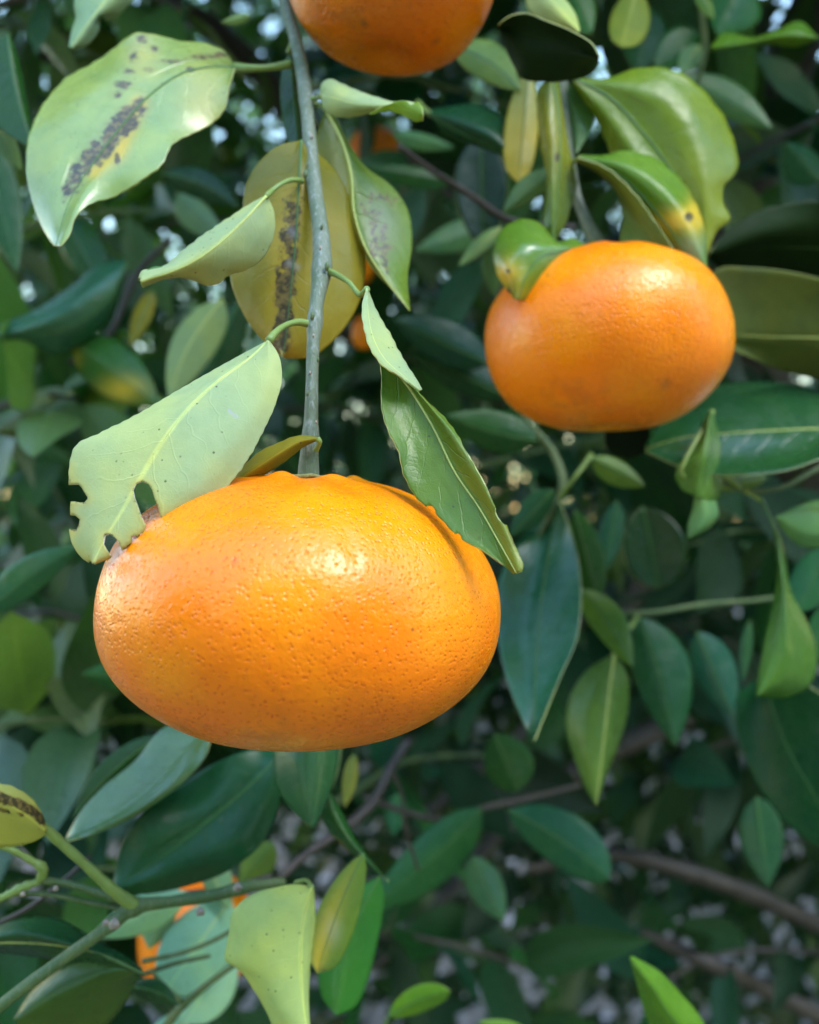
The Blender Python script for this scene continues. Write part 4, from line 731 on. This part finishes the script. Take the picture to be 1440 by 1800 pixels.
px_stem('side_shoot', [(255, 1712, 248, 5), (300, 1696, 250, 5), (370, 1680, 252, 4)], M_STEM_G, t4, 24, 8, 0.05)
px_stem('side_shoot', [(265, 1705, 247, 4), (290, 1735, 248, 5), (318, 1760, 250, 6)], M_STEM_G, t4, 20, 8, 0.05)
px_stem('side_shoot', [(-20, 1632, 240, 5), (60, 1590, 240, 5), (110, 1550, 242, 5), (160, 1505, 246, 4)], M_BARK, t4, 24, 8, 0.08)

t = twig('mint green leaves hiding a mandarin at lower left', [(480, 1540, 300, 6), (400, 1560, 300, 6), (320, 1570, 298, 6), (230, 1560, 296, 5)], mat=M_BARK)
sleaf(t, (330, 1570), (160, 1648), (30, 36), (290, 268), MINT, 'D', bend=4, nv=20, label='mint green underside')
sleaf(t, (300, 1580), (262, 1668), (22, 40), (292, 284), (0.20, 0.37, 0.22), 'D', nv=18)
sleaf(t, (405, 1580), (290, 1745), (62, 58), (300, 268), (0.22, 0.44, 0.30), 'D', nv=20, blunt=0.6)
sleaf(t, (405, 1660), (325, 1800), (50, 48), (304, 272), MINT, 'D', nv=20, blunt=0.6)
sleaf(t, (360, 1505), (402, 1600), (30, 22), (296, 290), (0.15, 0.29, 0.17), 'D', nv=18)
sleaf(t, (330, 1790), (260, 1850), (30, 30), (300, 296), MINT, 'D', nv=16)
sleaf(t, (480, 1480), (420, 1560), (30, 26), (320, 318), (0.11, 0.19, 0.04), nv=16)

t = twig('bottom edge twig with single bright yellow green leaf tip', [(1290, 1960, 280, 7), (1275, 1900, 280, 6), (1260, 1850, 280, 5)])
loft(t, [rail3([(1255, 1850), (1190, 1860), (1140, 1800), (1122, 1740), (1106, 1684)], 262, 250, 2), rail3([(1256, 1845), (1190, 1800), (1145, 1735), (1107, 1683)], 259, 248, -2), rail3([(1258, 1840), (1232, 1788), (1200, 1750), (1160, 1708), (1112, 1680)], 261, 250, 2)], 1, 'U', (0.10, 0.25, 0.025), nv=30, nu=8, rib_r=1.8, label='fresh green leaf tip at the bottom edge')
t = twig('bottom edge twig with a small lime leaf left of the middle', [(660, 1880, 300, 6), (670, 1830, 300, 6), (680, 1790, 300, 5)])
sleaf(t, (682, 1788), (792, 1742), (26, 22), (286, 278), (0.13, 0.30, 0.03), bend=6, nv=22, blunt=0.6, label='small lime green leaf')
sleaf(t, (940, 1830), (840, 1796), (22, 20), (290, 286), (0.13, 0.26, 0.04), nv=18)

t = twig('twig at the left edge with a long teal leaf level with the front mandarin', [(-80, 1090, 300, 6), (-50, 1080, 300, 6), (-20, 1070, 300, 5)])
sleaf(t, (-30, 1080), (142, 958), (36, 30), (286, 272), (0.050, 0.145, 0.075), bend=6, nv=22, label='long teal leaf')
sleaf(t, (300, 1195), (142, 1185), (30, 32), (340, 336), (0.030, 0.10, 0.025), nv=18)

t = twig('blurred twig at middle left with a broad blue green leaf', [(300, 420, 400, 7), (250, 470, 400, 7), (180, 600, 396, 6), (120, 640, 394, 5)], mat=M_BARK)
loft(t, [rail3([(222, 455), (180, 462), (130, 500), (60, 545), (0, 570), (-40, 590)], 370, 352, 4), rail3([(222, 460), (160, 510), (80, 560), (-40, 595)], 366, 350, -4), rail3([(222, 465), (190, 525), (120, 575), (40, 592), (-40, 600)], 364, 350, 0), rail3([(222, 470), (210, 530), (165, 590), (90, 622), (40, 600), (-40, 605)], 370, 354, 5)],
     2, 'U', (0.045, 0.14, 0.085), nv=30, nu=6, rib_r=1.6, gloss=True, label='broad blue green leaf')
sleaf(t, (392, 526), (296, 705), (46, 32), (330, 320), (0.19, 0.29, 0.13), 'D', bend=-14, nv=24, label='pale green leaf standing on edge')
sleaf(t, (420, 530), (345, 700), (40, 30), (350, 346), (0.018, 0.06, 0.022), nv=18)
def st_B18(x, y, u, v):
    s = np.zeros((len(x), 3)); s[:, 1] = 0.8*np.exp(-((x-215)/40)**2-((y-685)/22)**2)+0.5*np.exp(-((x-125)/18)**2-((y-630)/22)**2); return s
sleaf(t, (130, 600), (282, 716), (50, 46), (370, 360), (0.045, 0.13, 0.03), stain=st_B18, nv=22, label='green leaf with yellow patches')
sleaf(t, (285, 305), (420, 365), (26, 28), (350, 344), (0.016, 0.05, 0.022), nv=18, bend=12)
sleaf(t, (310, 340), (395, 420), (22, 34), (380, 376), (0.13, 0.25, 0.17), nv=16)
sleaf(t, (270, 510), (228, 610), (16, 18), (372, 366), (0.24, 0.23, 0.03), nv=16)
sleaf(t, (130, 690), (20, 720), (24, 20), (410, 404), (0.17, 0.28, 0.2), 'D', nv=16)
sleaf(t, (110, 740), (-10, 760), (22, 24), (400, 394), (0.10, 0.12, 0.02), nv=16)
sleaf(t, (110, 380), (190, 520), (40, 34), (400, 392), (0.030, 0.10, 0.03), nv=16)

t = twig('top right twig with a narrow bright green leaf in front of the trunk', [(1240, -60, 330, 6), (1235, 20, 332, 6), (1240, 90, 336, 6), (1225, 150, 340, 5)], mat=M_STEM_G)
loft(t, [rail3([(1250, 80), (1270, 58), (1325, 65), (1370, 50), (1405, 36), (1440, 66)], 310, 296, 2), rail3([(1250, 84), (1320, 74), (1390, 60), (1440, 67)], 307, 294, -2), rail3([(1250, 90), (1300, 84), (1345, 78), (1400, 82), (1440, 70)], 309, 296, 1)], 1, 'U', (0.13, 0.27, 0.03), nv=30, nu=6, rib=False, label='narrow bright green leaf')
sleaf(t, (1190, 140), (1360, 228), (36, 30), (350, 340), (0.08, 0.20, 0.09), bend=8, nv=20)
sleaf(t, (1235, 60), (1150, 120), (30, 40), (360, 352), (0.050, 0.15, 0.05), nv=18)
sleaf(t, (1300, -30), (1260, 60), (60, 40), (352, 348), (0.055, 0.18, 0.06), nv=18)
sleaf(t, (1225, -20), (1256, 34), (12, 14), (320, 316), (0.13, 0.26, 0.03), nv=14)
sleaf(t, (1230, 80), (1195, 130), (20, 20), (340, 336), (0.16, 0.29, 0.14), 'D', nv=14)
sleaf(t, (1140, 10), (1120, 130), (44, 40), (380, 376), (0.03, 0.10, 0.025), nv=16)
sleaf(t, (1440, 320), (1380, 250), (40, 30), (400, 390), (0.03, 0.11, 0.06), nv=16)

# ------------------------------------------------------------------ leafy branches deeper inside the tree: real leaves set round real stems
def proto_leaf(k, fold, curl):
    nv, m = 9, 5; V = []; q = np.linspace(0, 1, nv); pr = q**0.8*(1-q)**1.1; pr /= pr.max()
    for i in range(nv):
        for j in range(m):
            u = -1+2*j/(m-1); V.append((0.18*u*pr[i], q[i], fold*abs(u)*pr[i]-curl*q[i]**2+0.02*math.sin(q[i]*9+k)*u))
    Fc = [(i*m+j, i*m+j+1, (i+1)*m+j+1, (i+1)*m+j) for i in range(nv-1) for j in range(m-1)]
    me = bpy.data.meshes.new('leaf'); me.from_pydata(V, [], Fc); me.materials.append(M_UP_A); me.materials.append(M_UN_A); me.materials.append(M_EDGE)
    me.polygons.foreach_set('use_smooth', [True]*len(Fc)); uvl = me.uv_layers.new(name='UVMap')
    for lp in me.loops: uvl.data[lp.index].uv = ((lp.vertex_index % m)/(m-1), (lp.vertex_index//m)/(nv-1))
    return me, V, Fc
PROTO = [proto_leaf(k, f, c) for k, (f, c) in enumerate(((0.04, 0.10), (0.08, 0.22), (0.02, 0.05), (0.10, 0.35), (-0.04, 0.15)))]
PROTO_G = []
for q in PROTO:
    mg = q[0].copy(); mg.materials[0] = M_UP_G; PROTO_G.append(mg)
def leaf_rot(direction, roll, facing):
    y = Vector(direction).normalized(); z = Vector(facing); z = (z-y*z.dot(y)); z = z.normalized() if z.length > 1e-4 else y.orthogonal().normalized()
    x = y.cross(z); M = Matrix((x, y, z)).transposed().to_4x4(); return M @ Matrix.Rotation(roll, 4, 'Y')
def branch(label, p0, p1, n, L, pal, droop=0.3, group=None, spread=1.0, rr=0.0022, waxy=False):
    A, B = PX(p0), PX(p1); t = thing('leafy_branch', label, 'branch', A, group); k = 16; q = np.linspace(0, 1, k)
    W = A+(B-A)*q[:, None]; ln = np.linalg.norm(B-A); W[:, 2] += 0.10*ln*np.sin(np.pi*q); W[:, 0] += 0.05*ln*np.sin(q*7+p0[0])
    tube('stem', W, rr*(1-0.6*q), M_BARK if rng.random() < .5 else M_STEM_G, t, 7)
    ax = Vector((B-A)/ln)
    for i in range(n):
        s = (i+0.5)/n; c = W[min(k-1, int(s*k))]+(W[min(k-1, int(s*k)+1)]-W[min(k-1, int(s*k))])*(s*k-int(s*k)) if int(s*k) < k-1 else W[-1]
        a = i*2.4+rng.uniform(-.5, .5); side = ax.orthogonal().normalized(); side = Quaternion(ax, a) @ side
        d = (ax*0.55+side*spread+Vector((0, 0, -droop))+Vector(rng.normal(0, .15, 3))).normalized()
        up = Vector((rng.normal(0, .45), -0.55+rng.normal(0, .35), 0.75+rng.normal(0, .3)))
        kk = rng.integers(len(PROTO)); me = PROTO_G[kk] if waxy else PROTO[kk][0]; o = bpy.data.objects.new('leaf', me); COL.objects.link(o)
        o.parent = t; sc = L*rng.uniform(.8, 1.5)
        M = leaf_rot(d, rng.normal(0, .35), up); o.rotation_euler = M.to_euler(); o.scale = (sc*rng.uniform(.68, 1.4), sc, sc)
        o.location = (c-ORG[t.name]+np.array(d)*0.004).tolist()
        cc = np.array(pal[rng.integers(len(pal))])*rng.uniform(.38, 0.95)*np.array([0.8, 0.9, 0.85]); o.color = (cc[0], cc[1], cc[2], 1)  # scaled down so inner leaves carry some shade in their colour
    return t
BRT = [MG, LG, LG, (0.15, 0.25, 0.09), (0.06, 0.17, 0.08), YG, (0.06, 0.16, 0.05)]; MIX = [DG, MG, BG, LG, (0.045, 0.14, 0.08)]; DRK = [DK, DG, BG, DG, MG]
BR = [
 ('blurred branch in the upper left corner behind the mined leaf', (-120, 60, 620), (330, 180, 560), 15, .062, BRT),

 ('farther blurred branch in the upper left corner', (-160, -40, 860), (420, 60, 800), 16, .066, BRT),
 ('farther blurred branch behind the mined leaf', (-120, 400, 900), (420, 300, 820), 16, .066, BRT),
 ('farther blurred branch behind the top mandarin', (460, 20, 820), (900, 120, 760), 15, .064, MIX),
 ('blurred branch left of the stem above the small pale leaf', (120, 300, 640), (500, 230, 600), 14, .060, BRT),
 ('blurred branch between the two pale leaves', (60, 480, 560), (480, 400, 520), 14, .060, BRT),
 ('blurred branch at the left edge above the chewed leaf', (-140, 660, 560), (240, 640, 500), 14, .060, BRT),
 ('blurred branch left of the chewed leaf', (-160, 860, 540), (180, 820, 470), 14, .060, MIX),
 ('blurred branch behind the left side of the front mandarin', (-60, 1010, 560), (300, 1060, 520), 13, .062, MIX),
 ('blurred branch with long leaves at the left below the front mandarin', (-100, 1250, 500), (260, 1180, 440), 14, .066, DRK),
 ('shaded branch at the left edge over the lower twigs', (-120, 1380, 480), (240, 1330, 440), 13, .062, DRK),
 ('branch behind the green twigs in the lower left corner', (-100, 1640, 420), (260, 1530, 400), 13, .060, MIX),
 ('branch behind the bottom left leaves', (-60, 1820, 420), (420, 1790, 400), 13, .060, MIX),
 ('blurred branch behind the twisted leaf', (560, 700, 620), (860, 640, 560), 13, .062, MIX),
 ('blurred branch behind the stem above the front mandarin', (420, 740, 640), (740, 760, 600), 13, .060, MIX),
 ('blurred branch under the top mandarin', (540, 160, 520), (900, 190, 470), 13, .058, MIX),
 ('blurred branch right of the stem beside the small far mandarin', (600, 380, 600), (880, 350, 560), 13, .060, MIX),
 ('blurred branch at the top above the dark leaf', (880, -40, 480), (1240, 20, 450), 13, .060, BRT),
 ('blurred branch at the top right corner behind the trunk', (1560, 100, 900), (1180, 160, 860), 13, .066, MIX),
 ('blurred branch between the right leaves and the trunk', (1480, 330, 560), (1160, 290, 520), 13, .060, MIX),
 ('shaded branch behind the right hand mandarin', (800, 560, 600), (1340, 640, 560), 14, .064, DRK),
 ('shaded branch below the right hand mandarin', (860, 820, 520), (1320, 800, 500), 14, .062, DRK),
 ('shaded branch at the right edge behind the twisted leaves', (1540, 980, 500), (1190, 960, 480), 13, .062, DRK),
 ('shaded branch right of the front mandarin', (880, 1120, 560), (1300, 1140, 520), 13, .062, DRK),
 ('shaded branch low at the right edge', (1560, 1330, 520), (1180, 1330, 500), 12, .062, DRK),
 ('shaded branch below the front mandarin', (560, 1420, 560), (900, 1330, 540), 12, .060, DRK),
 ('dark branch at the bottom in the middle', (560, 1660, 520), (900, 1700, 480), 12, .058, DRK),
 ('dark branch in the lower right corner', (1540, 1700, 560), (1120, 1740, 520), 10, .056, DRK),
]
for q in BR: branch(*q)
SHN = [(0.05, 0.15, 0.06), LG, (0.12, 0.24, 0.08), MG, (0.16, 0.27, 0.06), (0.04, 0.15, 0.08)]
for q in [('bright branch of shiny leaves below the broad mined leaf', (-60, 470, 470), (330, 380, 430), 12, .050, SHN), ('shiny leafy branch at the left edge above the chewed leaf tip', (-90, 770, 440), (150, 700, 400), 11, .050, SHN),
          ('shiny narrow leafed branch left of the front mandarin', (-90, 1130, 430), (170, 1090, 400), 12, .052, SHN), ('shiny branch of long leaves under the left shoulder of the front mandarin', (-80, 1330, 400), (170, 1270, 380), 12, .054, SHN),
          ('shiny branch in the upper left corner beside the pale mint leaf', (-60, 40, 430), (340, 20, 400), 12, .048, SHN), ('shiny branch between the stem and the right hand mandarin', (700, 250, 480), (860, 480, 440), 10, .048, SHN),
          ('shiny branch at the upper right behind the glossy leaf', (1500, 200, 460), (1260, 330, 430), 10, .050, SHN)]: branch(*q, waxy=True)
# unseen branches added above the picture to block sky and shade the inner leaves
TOP_BLOCKERS = [('added unseen branch shading from above the picture at left', (-900, -300, 420), (200, -420, 330)), ('added unseen branch shading from above the picture in the middle', (300, -500, 460), (900, -380, 360)), ('added unseen branch shading from above the picture at right', (1900, -250, 480), (1250, -300, 380))]
for lb, a, b in TOP_BLOCKERS: branch(lb, a, b, 16, .066, DRK, rr=0.003)

def leaf_cloud(name, centre, radii, n, L, pal, parent, origin, keep=None):
    """thousands of leaves too deep in the crown to tell apart, one object"""
    pick = [0, 2, 4, 20, 22, 24, 40, 42, 44]; base_t = np.array([np.array(p[1])[pick] for p in PROTO])
    p = rng.uniform(-1, 1, (n*3, 3)); p = p[np.linalg.norm(p, axis=1) < 1][:n]; p = centre+p*np.array(radii)*(0.75+0.25*rng.random((len(p), 1)))
    if keep is not None: p = p[[bool(keep(q)) for q in p]]
    n = len(p); unit = lambda v: v/(np.linalg.norm(v, axis=1)[:, None]+1e-9)
    y = rng.normal(0, 1, (n, 3)); y[:, 2] -= 0.5; y = unit(y); z = np.column_stack([rng.normal(0, .5, n), rng.normal(-.4, .5, n), np.full(n, .8)])
    z = unit(z-y*(z*y).sum(1)[:, None]); x = np.cross(y, z); R = np.stack([x, y, z], 2)*(L*rng.uniform(.7, 1.3, n))[:, None, None]
    V = (np.einsum('nij,nkj->nki', R, base_t[rng.integers(5, size=n)])+p[:, None, :]).reshape(-1, 3)
    q = np.array([(0, 1, 4, 3), (1, 2, 5, 4), (3, 4, 7, 6), (4, 5, 8, 7)]); Fc = (q[None]+9*np.arange(n)[:, None, None]).reshape(-1, 4).tolist()
    o = obj_from(name, V, Fc, [M_CLOUD], parent, origin=origin); o['kind'] = 'stuff'
    me = o.data; uvl = me.uv_layers.new(name='UVMap'); vi = np.zeros(len(me.loops), int); me.loops.foreach_get('vertex_index', vi)
    lut = np.array([(x, y) for y in (0, .5, 1) for x in (0, .5, 1)]); uvl.data.foreach_set('uv', lut[vi % 9].ravel())
    o.color = tuple(pal)+(1,); return o
# the inside of this tree's own crown, then neighbouring trees and unseen ones added as sky blockers
def clear(p): return p[1] > 0.70 or p[2] > 1.5+0.64*max(p[1], 0)+0.16
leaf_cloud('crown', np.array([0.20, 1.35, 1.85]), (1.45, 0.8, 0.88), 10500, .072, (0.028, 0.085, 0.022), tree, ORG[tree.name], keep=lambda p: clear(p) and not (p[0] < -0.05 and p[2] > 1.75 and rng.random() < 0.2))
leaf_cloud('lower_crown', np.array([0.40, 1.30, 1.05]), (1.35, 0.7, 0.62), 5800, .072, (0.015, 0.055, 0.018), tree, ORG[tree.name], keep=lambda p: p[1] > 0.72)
leaf_cloud('sky_blocking_crown', np.array([0.25, 0.68, 2.02]), (1.25, 0.62, 0.5), 11000, .085, (0.025, 0.09, 0.025), tree, ORG[tree.name], keep=lambda p: p[1] > 0.27 and p[2] > 1.5+0.64*p[1]+0.06)  # unseen leaf roof added overhead to keep light off the deeper leaves
def far_tree(label, x, y, h, r, n, col, L=.11):
    t = thing('citrus_tree', label, 'tree', (x, y, 0), 'citrus trees in the row behind')
    W = np.array([(x+0.05*math.sin(z*2), y, z) for z in np.linspace(0, h*0.75, 12)]); tube('trunk', W, np.linspace(.09, .03, 12), M_BARK, t, 10)
    for a in range(5):
        f = a*1.26; W = np.array([(x+math.cos(f)*r*.7*s, y+math.sin(f)*r*.7*s, h*.3+h*.4*s**.8) for s in np.linspace(0, 1, 8)]); tube('branch', W, np.linspace(.045, .012, 8), M_BARK, t, 7)
    leaf_cloud('crown', np.array([x, y, h*.58]), (r, r, h*.45), n, L, col, t, np.array([x, y, 0.0]))
far_tree('bright green citrus tree far behind at the left', -1.9, 4.6, 3.1, 1.6, 6500, (0.075, 0.18, 0.03))
far_tree('green citrus tree far behind at the right', 1.7, 4.9, 3.0, 1.7, 6500, (0.04, 0.12, 0.025))
far_tree('added unseen citrus tree blocking sky behind the camera at left', -2.7, -1.5, 3.6, 1.5, 8000, (0.04, 0.12, 0.03))  # unseen trees added behind the camera to cut low sky light
far_tree('added unseen citrus tree blocking sky straight behind the camera', 0.2, -2.5, 4.2, 1.6, 8000, (0.04, 0.12, 0.03))  # added out of view, blocks sky from straight behind
far_tree('added unseen citrus tree blocking sky behind the camera at right', 2.4, -1.4, 3.4, 1.4, 6500, (0.04, 0.12, 0.03))  # added out of view, blocks sky from behind right
far_tree('neighbouring citrus tree in the same row at right', 2.9, 1.2, 3.6, 1.4, 6500, (0.04, 0.12, 0.03))
hd = thing('hedge', 'dense green hedge far behind the citrus trees', 'hedge', (0, 9, 0))
leaf_cloud('foliage', np.array([0, 9.0, 1.2]), (7, 0.9, 1.9), 5000, .22, (0.04, 0.11, 0.03), hd, np.array([0, 9.0, 0]))
def added_bounce_ground():  # unseen pale sheet added to bounce light onto the fruit undersides
    m, nt = new_mat('bounce_ground_straw'); T = NT(nt); pos = T.n('ShaderNodeTexCoord').outputs['Object']
    c = T.mix(T.noise(pos, 30, 5, 0.7), (0.20, 0.19, 0.06), (0.34, 0.29, 0.14)); P = T.n('ShaderNodeBsdfPrincipled'); T.link(c, P.inputs['Base Color']); P.inputs['Roughness'].default_value = 0.9
    o = T.n('ShaderNodeOutputMaterial'); T.link(P.outputs[0], o.inputs['Surface'])
    V = [(x, y, 0.05+0.01*math.sin(x*3+y)) for y in np.linspace(-3.2, 0.35, 20) for x in np.linspace(-9, 9, 40)]
    p = obj_from('added_bounce_ground', V, [(i*40+j, i*40+j+1, (i+1)*40+j+1, (i+1)*40+j) for i in range(19) for j in range(39)], [m], None, origin=(0, -1, 0)); p['kind'] = 'structure'
added_bounce_ground()
far_tree('tall dark green tree closing the view far behind', -0.8, 7.5, 7.5, 3.4, 9000, (0.035, 0.11, 0.03), .19)
# leaf litter on the ground
def litter():
    V, Fc = [], []
    for i in range(1700):
        x, y = rng.uniform(-2.5, 3.0), rng.uniform(0.6, 6); s = rng.uniform(.02, .05); a = rng.uniform(0, 6.28); ca, sa = math.cos(a), math.sin(a); o = len(V)
        z = 0.04+rng.uniform(0, .03)
        for u, w, k in ((0, -1, .0), (.45, 0, .3), (0, 1, .1), (-.45, 0, .35)): V.append((x+s*(u*ca-w*sa), y+s*(u*sa+w*ca), z+s*k*rng.uniform(.3, 1.2)))
        Fc.append((o, o+1, o+2, o+3))
    m = simple_mat('dry_leaf_litter', (0.19, 0.18, 0.20), 0.7, 0.8, 14, 0.001)
    o = obj_from('leaf_litter', V, Fc, [m], None, origin=(0, 2, 0), smooth=False); o['kind'] = 'stuff'; o['label'] = 'pale dry leaf litter on the ground under the trees'; o['category'] = 'litter'
litter()
